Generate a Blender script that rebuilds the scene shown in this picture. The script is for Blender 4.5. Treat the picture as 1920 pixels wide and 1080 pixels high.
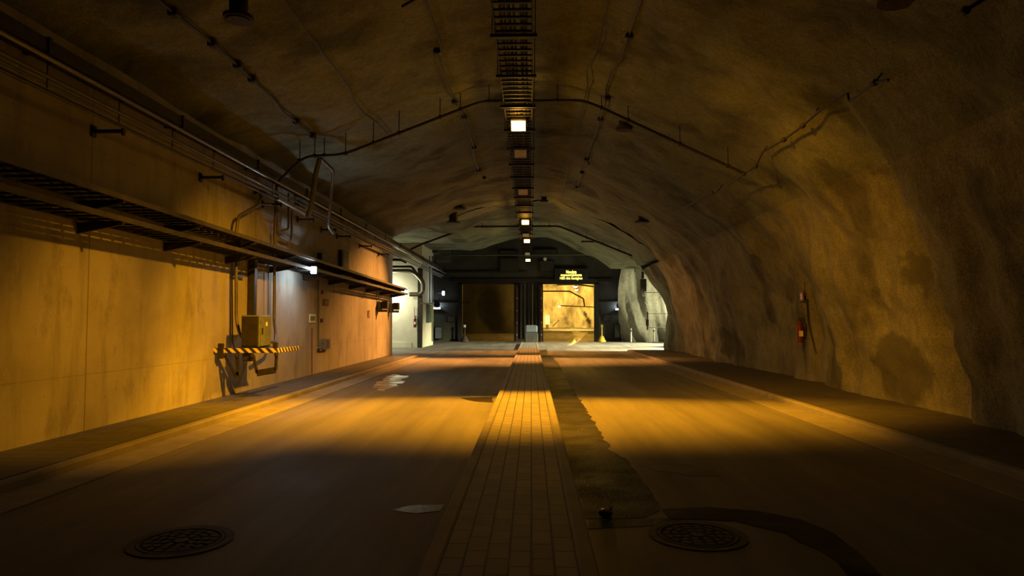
import bpy, math, random
from mathutils import Vector, Matrix, noise
R = math.radians
random.seed(7)
sc = bpy.context.scene
for o in list(bpy.data.objects): bpy.data.objects.remove(o)
col = sc.collection

# ------------------------------------------------------------ camera
F = 1280.0; YAW = 1.61; PITCH = 2.68; EYE = Vector((0, 0, 1.6))
cd = bpy.data.cameras.new('camera'); cd.lens = 24.0; cd.sensor_width = 36.0; cd.clip_end = 400
cam = bpy.data.objects.new('camera', cd); col.objects.link(cam)
cam.location = EYE
cam.rotation_euler = (R(90 + PITCH), 0, R(YAW))
sc.camera = cam
CR = cam.rotation_euler.to_matrix()
def ray(px, py): return CR @ Vector(((px - 960) / F, (540 - py) / F, -1.0))
def atY(px, py, Y): r = ray(px, py); return EYE + r * (Y / r.y)          # point at a distance along the tunnel
def atX(px, py, X): r = ray(px, py); return EYE + r * (X / r.x)          # point on a side plane
def atZ(px, py, Z=0.0): r = ray(px, py); return EYE + r * ((Z - 1.6) / r.z)   # point on a level

# ------------------------------------------------------------ world, exposure, lights
w = bpy.data.worlds.new('world'); sc.world = w; w.use_nodes = True
w.node_tree.nodes['Background'].inputs[0].default_value = (1.0, 0.75, 0.4, 1)
w.node_tree.nodes['Background'].inputs[1].default_value = 0.0
sc.view_settings.view_transform = 'Standard'; sc.view_settings.look = 'None'
sc.view_settings.exposure = 0.0; sc.view_settings.gamma = 1.0
sc.view_settings.use_curve_mapping = False
SODIUM = (1.0, 0.385, 0.010); BOUNCE = (1.0, 0.47, 0.04); SODIUM_FAR = (1.0, 0.36, 0.065); COOL = (0.72, 0.88, 1.0)
WARMW = (1.0, 0.93, 0.62)
P_SPOT = 8000; P_SPILL = 26
def lamp(name, kind, loc, energy, color, aim=None, radius=0.1, size=None, scale=None, blend=0.3):
    l = bpy.data.lights.new(name, kind); l.energy = energy; l.color = color
    if kind == 'SPOT': l.spot_size = R(size); l.spot_blend = blend
    if kind == 'AREA': l.shape = 'RECTANGLE'; l.size, l.size_y = size
    else: l.shadow_soft_size = radius
    o = bpy.data.objects.new(name, l); col.objects.link(o); o.location = loc
    if aim is not None:
        d = (Vector(aim) - Vector(loc)).normalized()
        o.rotation_euler = d.to_track_quat('-Z', 'Y').to_euler()
    if scale: o.scale = scale
    return o
# floodlights of the centre line (their beams; the glowing glass is in the lamp builder)
LAMP_ON = [(972, 236, 15.1), (985, 417, 30.1), (988, 452, 37.2), (990, 488, 48.6)]
LAMP_OFF = [(976, 288, 17.6), (981, 360, 23.1), (986, 441, 34.8), (989, 476, 44.6)]
for i, (px, py, Y) in enumerate(LAMP_ON):
    p = atY(px, py, Y)
    c = SODIUM if i == 0 else SODIUM_FAR
    e = [P_SPOT, 6000, 3300, 350][i]
    s = lamp('flood_beam', 'SPOT', p + Vector((0, -0.12, -0.16)), e, c, aim=(p.x, Y - 3.1, 0), size=48, radius=0.12, blend=0.85, scale=(2.7, 1, 1))
    lamp('flood_spill', 'SPOT', p + Vector((0, -0.12, -0.16)), [60, 120, 70, 20][i], BOUNCE, aim=(p.x, Y - 1.0, 0), size=150, radius=0.10, blend=0.8)
    lamp('flood_glow', 'POINT', p + Vector((0, -0.28, -0.10)), [P_SPILL, 55, 26, 8][i], BOUNCE, radius=0.08)
    if i == 1:      # the reflector throws side wings on both walls
        q = p + Vector((0, -0.12, -0.16))
        lamp('flood_wing', 'SPOT', q, 7600, c, aim=(-6.05, Y - 4.8, 0.3), size=58, radius=0.10, blend=0.8)
        lamp('flood_wing', 'SPOT', q, 900, c, aim=(6.7, Y - 1.5, 0.3), size=60, radius=0.10, blend=0.8)
NEAR_LAMP = Vector((-0.28, 8.1, 5.92))      # the next lamp of the row, just above the frame
lamp('flood_wing', 'SPOT', NEAR_LAMP + Vector((0, 0, -.12)), 1800, SODIUM, aim=(-6.05, 9.8, -0.2), size=48, radius=0.10, blend=0.95)
lamp('flood_wing', 'SPOT', NEAR_LAMP + Vector((0, 0, -.12)), 4900, SODIUM, aim=(-6.05, 15.2, -0.3), size=50, radius=0.10, blend=0.95)
lamp('flood_wing', 'SPOT', NEAR_LAMP + Vector((0, 0, -.12)), 1350, SODIUM, aim=(4.4, 12.6, 0), size=46, radius=0.10, blend=1.0)
lamp('flood_wing', 'SPOT', NEAR_LAMP + Vector((0, 0, -.12)), 1150, SODIUM, aim=(-4.2, 12.2, 0), size=44, radius=0.10, blend=1.0)
lamp('flood_wing', 'SPOT', NEAR_LAMP + Vector((0, 0, -.12)), 1800, SODIUM, aim=(6.7, 16.0, 0.8), size=60, radius=0.10, blend=0.9)
# side tunnels, caves behind the gates
lamp('side_tunnel_light', 'POINT', (-8.38, 38.85, 2.95), 260, WARMW, radius=0.08)
lamp('side_tunnel_light', 'SPOT', (-9.0, 34.5, 4.6), 900, (1.0, 0.92, 0.60), aim=(-6.5, 37.0, 0), size=100, radius=0.2, blend=0.6)
lamp('cross_tunnel_light', 'SPOT', (11.2, 47.6, 3.0), 950, (1.0, 0.94, 0.54), aim=(8.2, 50.6, 2.0), size=110, radius=0.15, blend=0.7)
lamp('cross_tunnel_light', 'SPOT', (9.6, 35.6, 4.2), 20000, (1.0, 0.90, 0.50), aim=(4.6, 38.8, 0.0), size=66, radius=0.15, blend=0.6)
lamp('cross_tunnel_light', 'SPOT', (11.0, 44.5, 4.2), 13000, (1.0, 0.92, 0.55), aim=(6.6, 45.0, 0.0), size=80, radius=0.15, blend=0.7)
lamp('cave_flood', 'SPOT', (4.0, 70.5, 5.4), 15000, (1.0, 0.60, 0.12), aim=(4.8, 79.5, 1.4), size=125, radius=0.2, blend=0.8)
lamp('cave_flood', 'POINT', (4.6, 62.0, 4.6), 1300, (1.0, 0.52, 0.06), radius=0.2)
lamp('cave_flood', 'POINT', (1.6, 57.0, 4.6), 420, (1.0, 0.52, 0.06), radius=0.2)

# ------------------------------------------------------------ materials
def mat(name, color=(0.5, 0.5, 0.5), rough=0.6, metal=0.0, emit=None, estr=0.0, var=0.0, scale=6.0, bump=0.0, bscale=40.0):
    m = bpy.data.materials.new(name); m.use_nodes = True
    nt = m.node_tree; b = nt.nodes['Principled BSDF']
    b.inputs['Base Color'].default_value = (*color, 1); b.inputs['Roughness'].default_value = rough
    b.inputs['Metallic'].default_value = metal
    if emit: b.inputs['Emission Color'].default_value = (*emit, 1); b.inputs['Emission Strength'].default_value = estr
    tc = nt.nodes.new('ShaderNodeTexCoord')
    if var > 0:
        n = nt.nodes.new('ShaderNodeTexNoise'); n.inputs['Scale'].default_value = scale; n.inputs['Detail'].default_value = 6
        nt.links.new(tc.outputs['Object'], n.inputs['Vector'])
        r = nt.nodes.new('ShaderNodeValToRGB')
        r.color_ramp.elements[0].position = 0.3; r.color_ramp.elements[1].position = 0.7
        r.color_ramp.elements[0].color = (*[c * (1 - var) for c in color], 1)
        r.color_ramp.elements[1].color = (*[min(1, c * (1 + var)) for c in color], 1)
        nt.links.new(n.outputs['Fac'], r.inputs[0]); nt.links.new(r.outputs[0], b.inputs['Base Color'])
    if bump > 0:
        n2 = nt.nodes.new('ShaderNodeTexNoise'); n2.inputs['Scale'].default_value = bscale; n2.inputs['Detail'].default_value = 5
        nt.links.new(tc.outputs['Object'], n2.inputs['Vector'])
        bp = nt.nodes.new('ShaderNodeBump'); bp.inputs['Strength'].default_value = bump; bp.inputs['Distance'].default_value = 0.02
        nt.links.new(n2.outputs['Fac'], bp.inputs['Height']); nt.links.new(bp.outputs[0], b.inputs['Normal'])
    return m
def N(nt, t, **kw):
    n = nt.nodes.new(t)
    for k, v in kw.items():
        if k in n.inputs: n.inputs[k].default_value = v
        else: setattr(n, k, v)
    return n
def ramp(nt, src, stops):
    r = nt.nodes.new('ShaderNodeValToRGB'); e = r.color_ramp.elements
    while len(e) < len(stops): e.new(0.5)
    for i, (p, c) in enumerate(stops):
        e[i].position = p; e[i].color = (*c, 1) if len(c) == 3 else c
    nt.links.new(src, r.inputs[0]); return r.outputs[0]
def mixc(nt, fac, a, b, mode='MIX'):
    m = nt.nodes.new('ShaderNodeMix'); m.data_type = 'RGBA'; m.blend_type = mode
    for s, v in ((0, fac), (6, a), (7, b)):
        if hasattr(v, 'links') or hasattr(v, 'is_linked'): nt.links.new(v, m.inputs[s])
        elif s == 0: m.inputs[s].default_value = v
        else: m.inputs[s].default_value = (*v, 1)
    return m.outputs[2]
def mapping(nt, scale=(1, 1, 1), rot=(0, 0, 0), loc=(0, 0, 0)):
    tc = nt.nodes.new('ShaderNodeTexCoord'); mp = nt.nodes.new('ShaderNodeMapping')
    mp.inputs['Scale'].default_value = scale; mp.inputs['Rotation'].default_value = rot; mp.inputs['Location'].default_value = loc
    nt.links.new(tc.outputs['Object'], mp.inputs['Vector']); return mp.outputs[0]

def rock_material(name, base, dark, spots=(), streak=True):
    m = bpy.data.materials.new(name); m.use_nodes = True; nt = m.node_tree; b = nt.nodes['Principled BSDF']
    b.inputs['Roughness'].default_value = 0.95
    n1 = N(nt, 'ShaderNodeTexNoise', Scale=0.9, Detail=9.0, Roughness=0.62); nt.links.new(mapping(nt, (1, 1, 0.55)), n1.inputs['Vector'])
    c = ramp(nt, n1.outputs['Fac'], [(0.30, dark), (0.50, base), (0.75, tuple(x * 1.25 for x in base))])
    if streak:
        n3 = N(nt, 'ShaderNodeTexNoise', Scale=1.0, Detail=5.0, Roughness=0.5); nt.links.new(mapping(nt, (0.6, 0.75, 0.42), loc=(3.1, 0.7, 5)), n3.inputs['Vector'])
        f = ramp(nt, n3.outputs['Fac'], [(0.54, (0, 0, 0)), (0.67, (1, 1, 1))])
        c = mixc(nt, f, c, tuple(x * 0.42 for x in base))
        nf = N(nt, 'ShaderNodeTexNoise', Scale=7.0, Detail=6.0, Roughness=0.6); nt.links.new(mapping(nt, (1, 1, 0.6)), nf.inputs['Vector'])
        c = mixc(nt, 0.5, c, ramp(nt, nf.outputs['Fac'], [(0.3, (0.55, 0.55, 0.55)), (0.65, (1.15, 1.15, 1.15))]), 'MULTIPLY')
    ng = N(nt, 'ShaderNodeTexNoise', Scale=34.0, Detail=5.0, Roughness=0.7); nt.links.new(mapping(nt), ng.inputs['Vector'])
    c = mixc(nt, 0.85, c, ramp(nt, ng.outputs['Fac'], [(0.34, (0.55, 0.55, 0.55)), (0.62, (1.3, 1.3, 1.3))]), 'MULTIPLY')
    for (p, r, zs) in spots:      # damp blotches with a place of their own on the rock
        mp = mapping(nt, (1 / r, 1 / r, 1 / (r * zs)), loc=(-p[0] / r, -p[1] / r, -p[2] / (r * zs)))
        nn = N(nt, 'ShaderNodeTexNoise', Scale=2.2, Detail=3.0); nt.links.new(mp, nn.inputs['Vector'])
        va = N(nt, 'ShaderNodeVectorMath', operation='LENGTH'); nt.links.new(mp, va.inputs[0])
        ad = N(nt, 'ShaderNodeMath', operation='ADD'); nt.links.new(va.outputs['Value'], ad.inputs[0]); nt.links.new(nn.outputs['Fac'], ad.inputs[1])
        f = ramp(nt, ad.outputs[0], [(0.85, (0.75, 0.75, 0.75)), (1.0, (0, 0, 0))])
        # ramp clamps at 1, so scale the distance first
        ad2 = N(nt, 'ShaderNodeMath', operation='MULTIPLY'); nt.links.new(ad.outputs[0], ad2.inputs[0]); ad2.inputs[1].default_value = 0.62
        nt.links.new(ad2.outputs[0], f.node.inputs[0])
        c = mixc(nt, f, c, tuple(x * 0.30 for x in base))
    nt.links.new(c, b.inputs['Base Color'])
    n2 = N(nt, 'ShaderNodeTexNoise', Scale=2.6, Detail=8.0, Roughness=0.6); nt.links.new(mapping(nt, (1, 1, 0.7)), n2.inputs['Vector'])
    bp = N(nt, 'ShaderNodeBump', Strength=0.6, Distance=0.10); nt.links.new(n2.outputs['Fac'], bp.inputs['Height'])
    nt.links.new(bp.outputs[0], b.inputs['Normal']); return m

M = {}
M['dark_metal'] = mat('dark galvanised steel', (0.035, 0.032, 0.027), 0.6, 0.5, var=0.3, scale=9)
M['tray'] = mat('dull galvanised tray steel', (0.04, 0.037, 0.032), 0.55, 0.5, var=0.25, scale=5)
M['rail'] = mat('lighter tray edge steel', (0.085, 0.08, 0.065), 0.5, 0.4, var=0.25, scale=5)
M['pipe'] = mat('grey painted pipe', (0.10, 0.095, 0.08), 0.5, 0.3, var=0.2, scale=8)
M['shiny'] = mat('bare steel pipe', (0.16, 0.15, 0.12), 0.35, 0.7, var=0.2, scale=8)
M['cable'] = mat('black cable sheath', (0.03, 0.03, 0.028), 0.6, var=0.3, scale=10)
M['grey_cable'] = mat('grey cable sheath', (0.07, 0.065, 0.055), 0.6, var=0.2, scale=10)
M['cabinet'] = mat('grey painted cabinet', (0.13, 0.16, 0.22), 0.6, 0.1, var=0.25, scale=10, bump=0.2)
M['black'] = mat('black plastic', (0.02, 0.02, 0.02), 0.6, var=0.3)
M['yellow'] = mat('yellow paint', (0.75, 0.52, 0.05), 0.6, var=0.2)
M['red'] = mat('red paint', (0.15, 0.014, 0.010), 0.45, var=0.2)
M['rust'] = mat('rusty brown paint', (0.16, 0.05, 0.025), 0.8, var=0.4)
M['white'] = mat('white plastic', (0.75, 0.75, 0.72), 0.5, var=0.1)
M['label_white'] = mat('pale sticker', (0.8, 0.78, 0.7), 0.6, var=0.1)
M['sign_green'] = mat('dark green sign face', (0.05, 0.14, 0.09), 0.5, var=0.15)
M['iron'] = mat('cast iron', (0.045, 0.038, 0.034), 0.75, 0.2, var=0.4, scale=20)
M['iron_dark'] = mat('dark recess iron', (0.012, 0.011, 0.010), 0.9, var=0.3, scale=20)
M['concrete'] = mat('cast concrete kerb', (0.224, 0.211, 0.190), 0.85, var=0.15, scale=3, bump=0.4)
M['plaster'] = mat('pale rendered wall', (0.62, 0.62, 0.52), 0.85, var=0.08, scale=2.2, bump=0.3)
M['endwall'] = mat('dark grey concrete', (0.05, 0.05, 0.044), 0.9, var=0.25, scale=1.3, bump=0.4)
M['gate'] = mat('dark painted gate steel', (0.016, 0.016, 0.015), 0.6, 0.3, var=0.3)
M['led'] = mat('yellow lit letters', (0.2, 0.16, 0.02), 0.5, emit=(1.0, 0.80, 0.14), estr=3.0)
M['lamp_on'] = mat('glowing floodlight glass', (0.8, 0.6, 0.3), 0.3, emit=(1.0, 0.50, 0.10), estr=30)
M['lamp_far'] = mat('glowing warm lamp glass', (0.8, 0.6, 0.3), 0.3, emit=(1.0, 0.45, 0.16), estr=16)
M['lamp_off'] = mat('unlit floodlight glass', (0.55, 0.52, 0.45), 0.25, var=0.1)
M['cool_on'] = mat('glowing cool white diffuser', (0.8, 0.85, 0.9), 0.3, emit=(0.70, 0.87, 1.0), estr=5)
M['cave_on'] = mat('glowing cave lamp glass', (0.8, 0.7, 0.5), 0.3, emit=(1.0, 0.72, 0.32), estr=14)
M['bag'] = mat('black plastic bag', (0.015, 0.015, 0.014), 0.35, var=0.3, bump=0.6, bscale=12)

def left_wall_material():
    m = bpy.data.materials.new('board cast concrete wall'); m.use_nodes = True; nt = m.node_tree; b = nt.nodes['Principled BSDF']
    b.inputs['Roughness'].default_value = 0.9
    n1 = N(nt, 'ShaderNodeTexNoise', Scale=0.8, Detail=8.0, Roughness=0.6); nt.links.new(mapping(nt, (1, 1, 1)), n1.inputs['Vector'])
    c = ramp(nt, n1.outputs['Fac'], [(0.30, (0.272, 0.258, 0.218)), (0.5, (0.354, 0.340, 0.292)), (0.7, (0.408, 0.394, 0.340))])
    n2 = N(nt, 'ShaderNodeTexNoise', Scale=1.0, Detail=6.0, Roughness=0.65); nt.links.new(mapping(nt, (1, 2.6, 0.35), loc=(0, 1.3, 0.4)), n2.inputs['Vector'])
    f = ramp(nt, n2.outputs['Fac'], [(0.52, (0, 0, 0)), (0.72, (0.7, 0.7, 0.7))])
    c = mixc(nt, f, c, (0.184, 0.170, 0.129))
    # dirt rising from the foot of the wall
    n4 = N(nt, 'ShaderNodeTexNoise', Scale=1.3, Detail=6.0, Roughness=0.7); nt.links.new(mapping(nt, (1, 1.2, 0.6), loc=(0, 4, 0)), n4.inputs['Vector'])
    f4 = ramp(nt, n4.outputs['Fac'], [(0.56, (0, 0, 0)), (0.66, (0.5, 0.5, 0.5))])
    c = mixc(nt, f4, c, (0.170, 0.156, 0.122))
    # pour joints
    tc = nt.nodes.new('ShaderNodeTexCoord'); sx = nt.nodes.new('ShaderNodeSeparateXYZ'); nt.links.new(tc.outputs['Object'], sx.inputs[0])
    def joint(sock, off, period, wdt):
        a = N(nt, 'ShaderNodeMath', operation='ADD'); nt.links.new(sock, a.inputs[0]); a.inputs[1].default_value = -off + 100 * period
        d = N(nt, 'ShaderNodeMath', operation='PINGPONG'); nt.links.new(a.outputs[0], d.inputs[0]); d.inputs[1].default_value = period / 2
        g = N(nt, 'ShaderNodeMath', operation='LESS_THAN'); nt.links.new(d.outputs[0], g.inputs[0]); g.inputs[1].default_value = wdt
        return g.outputs[0]
    def scaled(s, k):
        a = N(nt, 'ShaderNodeMath', operation='MULTIPLY'); nt.links.new(s, a.inputs[0]); a.inputs[1].default_value = k; return a.outputs[0]
    j1 = joint(sx.outputs['Y'], 9.15, 5.6, 0.010); j2 = joint(sx.outputs['Z'], 0.86, 3.1, 0.006)
    c = mixc(nt, scaled(j1, 0.75), c, (0.10, 0.09, 0.07)); c = mixc(nt, scaled(j2, 0.4), c, (0.15, 0.13, 0.10))
    # small tie holes
    vo = N(nt, 'ShaderNodeTexVoronoi', Scale=1.0); nt.links.new(mapping(nt, (0.05, 1.3, 1.3)), vo.inputs['Vector'])
    fh = ramp(nt, vo.outputs['Distance'], [(0.0, (0.8, 0.8, 0.8)), (0.035, (0, 0, 0))])
    c = mixc(nt, fh, c, (0.12, 0.10, 0.08))
    nt.links.new(c, b.inputs['Base Color'])
    nb = N(nt, 'ShaderNodeTexNoise', Scale=30.0, Detail=6.0); nt.links.new(mapping(nt), nb.inputs['Vector'])
    bp = N(nt, 'ShaderNodeBump', Strength=0.35, Distance=0.01); nt.links.new(nb.outputs['Fac'], bp.inputs['Height']); nt.links.new(bp.outputs[0], b.inputs['Normal'])
    return m
M['left_wall'] = left_wall_material()

def asphalt_material():
    m = bpy.data.materials.new('worn asphalt'); m.use_nodes = True; nt = m.node_tree; b = nt.nodes['Principled BSDF']; b.inputs['Specular IOR Level'].default_value = 0.25
    n1 = N(nt, 'ShaderNodeTexNoise', Scale=0.5, Detail=7.0, Roughness=0.55); nt.links.new(mapping(nt, (1.6, 0.35, 1)), n1.inputs['Vector'])
    c = ramp(nt, n1.outputs['Fac'], [(0.3, (0.116, 0.112, 0.105)), (0.55, (0.173, 0.167, 0.156)), (0.75, (0.204, 0.197, 0.184))])
    nt_ = N(nt, 'ShaderNodeTexNoise', Scale=1.0, Detail=5.0, Roughness=0.6); nt.links.new(mapping(nt, (3.2, 0.16, 1), loc=(7, 0, 0)), nt_.inputs['Vector'])
    c = mixc(nt, 0.8, c, ramp(nt, nt_.outputs['Fac'], [(0.35, (0.72, 0.72, 0.72)), (0.65, (1.15, 1.15, 1.15))]), 'MULTIPLY')
    n2 = N(nt, 'ShaderNodeTexNoise', Scale=120.0, Detail=3.0); nt.links.new(mapping(nt), n2.inputs['Vector'])
    c = mixc(nt, 0.6, c, ramp(nt, n2.outputs['Fac'], [(0.35, (0.55, 0.55, 0.55)), (0.65, (1.3, 1.3, 1.3))]), 'MULTIPLY')
    nt.links.new(c, b.inputs['Base Color'])
    nr = N(nt, 'ShaderNodeTexNoise', Scale=0.35, Detail=4.0); nt.links.new(mapping(nt, (1.2, 0.6, 1), loc=(2, 5, 0)), nr.inputs['Vector'])
    rr = ramp(nt, nr.outputs['Fac'], [(0.40, (0.62, 0.62, 0.62)), (0.62, (0.80, 0.80, 0.80))]); nt.links.new(rr, b.inputs['Roughness'])
    bp = N(nt, 'ShaderNodeBump', Strength=0.5, Distance=0.006); nt.links.new(n2.outputs['Fac'], bp.inputs['Height']); nt.links.new(bp.outputs[0], b.inputs['Normal'])
    return m
M['asphalt'] = asphalt_material()

def brick_material(name, bw, bh, c1, c2, mortar, rotz, ms=0.006, off=0.5):
    m = bpy.data.materials.new(name); m.use_nodes = True; nt = m.node_tree; b = nt.nodes['Principled BSDF']
    b.inputs['Roughness'].default_value = 0.75
    br = N(nt, 'ShaderNodeTexBrick', Scale=1.0); br.inputs['Brick Width'].default_value = bw; br.inputs['Row Height'].default_value = bh
    br.inputs['Mortar Size'].default_value = ms; br.inputs['Mortar Smooth'].default_value = 0.3; br.offset = off; br.squash = 1.0
    br.inputs['Color1'].default_value = (*c1, 1); br.inputs['Color2'].default_value = (*c2, 1); br.inputs['Mortar'].default_value = (*mortar, 1)
    nt.links.new(mapping(nt, rot=(0, 0, rotz)), br.inputs['Vector'])
    n1 = N(nt, 'ShaderNodeTexNoise', Scale=2.5, Detail=8.0, Roughness=0.6); nt.links.new(mapping(nt), n1.inputs['Vector'])
    c = mixc(nt, 0.7, br.outputs['Color'], ramp(nt, n1.outputs['Fac'], [(0.3, (0.7, 0.7, 0.7)), (0.7, (1.15, 1.15, 1.15))]), 'MULTIPLY')
    nt.links.new(c, b.inputs['Base Color'])
    inv = N(nt, 'ShaderNodeMath', operation='SUBTRACT'); inv.inputs[0].default_value = 1.0; nt.links.new(br.outputs['Fac'], inv.inputs[1])
    bp = N(nt, 'ShaderNodeBump', Strength=0.8, Distance=0.012); nt.links.new(inv.outputs[0], bp.inputs['Height']); nt.links.new(bp.outputs[0], b.inputs['Normal'])
    return m
M['pavers'] = brick_material('grey concrete pavers', 0.28, 0.14, (0.231, 0.218, 0.197), (0.184, 0.173, 0.160), (0.03, 0.027, 0.024), R(90), 0.008)
M['sidewalk'] = brick_material('weathered walkway slabs', 0.42, 0.21, (0.088, 0.085, 0.075), (0.068, 0.065, 0.058), (0.045, 0.04, 0.035), R(0), 0.008)

def wet_material(name, base, r0, r1, sc_=60.0, bs=0.5, spec=0.2, glint=False):
    m = bpy.data.materials.new(name); m.use_nodes = True; nt = m.node_tree; b = nt.nodes['Principled BSDF']
    n2 = N(nt, 'ShaderNodeTexNoise', Scale=sc_, Detail=3.0); nt.links.new(mapping(nt), n2.inputs['Vector'])
    b.inputs['Specular IOR Level'].default_value = spec
    c = ramp(nt, n2.outputs['Fac'], [(0.35, tuple(x * 0.6 for x in base)), (0.65, tuple(x * 1.3 for x in base))]); nt.links.new(c, b.inputs['Base Color'])
    nr = N(nt, 'ShaderNodeTexNoise', Scale=1.8, Detail=4.0); nt.links.new(mapping(nt), nr.inputs['Vector'])
    rr = ramp(nt, nr.outputs['Fac'], [(0.4, (r0,) * 3), (0.6, (r1,) * 3)]); nt.links.new(rr, b.inputs['Roughness'])
    if glint:      # wet facets of single stones
        vg = N(nt, 'ShaderNodeTexVoronoi', Scale=48.0); nt.links.new(mapping(nt), vg.inputs['Vector'])
        fg = ramp(nt, vg.outputs['Distance'], [(0.10, (1, 1, 1)), (0.22, (0, 0, 0))])
        nt.links.new(mixc(nt, fg, rr, (0.20,) * 3), b.inputs['Roughness']); nt.links.new(mixc(nt, fg, (spec,) * 3, (0.8,) * 3), b.inputs['Specular IOR Level'])
    bp = N(nt, 'ShaderNodeBump', Strength=bs, Distance=0.006); nt.links.new(n2.outputs['Fac'], bp.inputs['Height']); nt.links.new(bp.outputs[0], b.inputs['Normal'])
    return m
M['wet'] = wet_material('wet asphalt', (0.016, 0.015, 0.012), 0.55, 0.70, 110.0, 1.0, 0.07, glint=True)
M['damp'] = wet_material('damp asphalt', (0.08, 0.077, 0.07), 0.45, 0.6)
M['soaked'] = wet_material('soaked dark asphalt', (0.022, 0.02, 0.018), 0.5, 0.7, spec=0.08)
M['film'] = wet_material('thin water film', (0.20, 0.19, 0.17), 0.22, 0.4, bs=0.3, spec=0.5)

def striped_material():
    m = bpy.data.materials.new('yellow and black hazard stripes'); m.use_nodes = True; nt = m.node_tree; b = nt.nodes['Principled BSDF']
    b.inputs['Roughness'].default_value = 0.6
    tc = nt.nodes.new('ShaderNodeTexCoord'); sx = nt.nodes.new('ShaderNodeSeparateXYZ'); nt.links.new(tc.outputs['Object'], sx.inputs[0])
    a = N(nt, 'ShaderNodeMath', operation='ADD'); nt.links.new(sx.outputs['X'], a.inputs[0]); nt.links.new(sx.outputs['Y'], a.inputs[1])
    a2 = N(nt, 'ShaderNodeMath', operation='ADD'); nt.links.new(a.outputs[0], a2.inputs[0]); nt.links.new(sx.outputs['Z'], a2.inputs[1])
    s = N(nt, 'ShaderNodeMath', operation='MODULO'); nt.links.new(a2.outputs[0], s.inputs[0]); s.inputs[1].default_value = 0.16
    ab = N(nt, 'ShaderNodeMath', operation='ABSOLUTE'); nt.links.new(s.outputs[0], ab.inputs[0])
    g = N(nt, 'ShaderNodeMath', operation='GREATER_THAN'); nt.links.new(ab.outputs[0], g.inputs[0]); g.inputs[1].default_value = 0.08
    c = mixc(nt, g.outputs[0], (0.62, 0.56, 0.36), (0.02, 0.018, 0.015)); nt.links.new(c, b.inputs['Base Color']); return m
M['striped'] = striped_material()

rx = [atX(1530, 430, 6.4), atX(1500, 425, 6.4), atX(1690, 540, 6.7), atX(1765, 500, 6.6), atX(1475, 545, 6.6), atX(1430, 600, 6.6),
      atX(1360, 640, 6.7), atX(1430, 475, 6.4), atX(1700, 690, 6.7), atX(1570, 700, 6.7)]
spots = list(zip(rx, [0.34, 0.2, 0.45, 0.55, 0.30, 0.35, 0.7, 0.35, 0.9, 0.4], [0.8, 1.2, 0.7, 0.9, 1.2, 1.3, 0.8, 1.2, 0.8, 1.2]))
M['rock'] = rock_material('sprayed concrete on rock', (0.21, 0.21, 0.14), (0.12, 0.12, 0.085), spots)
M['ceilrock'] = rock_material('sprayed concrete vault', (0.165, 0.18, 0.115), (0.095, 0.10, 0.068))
M['cave_rock'] = rock_material('yellowish cave rock', (0.42, 0.38, 0.27), (0.20, 0.18, 0.12))

FLO = lambda Y: 0.0 if Y < 52 else (Y - 52) * 0.66 / 28      # the floor climbs gently behind the gates
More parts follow.
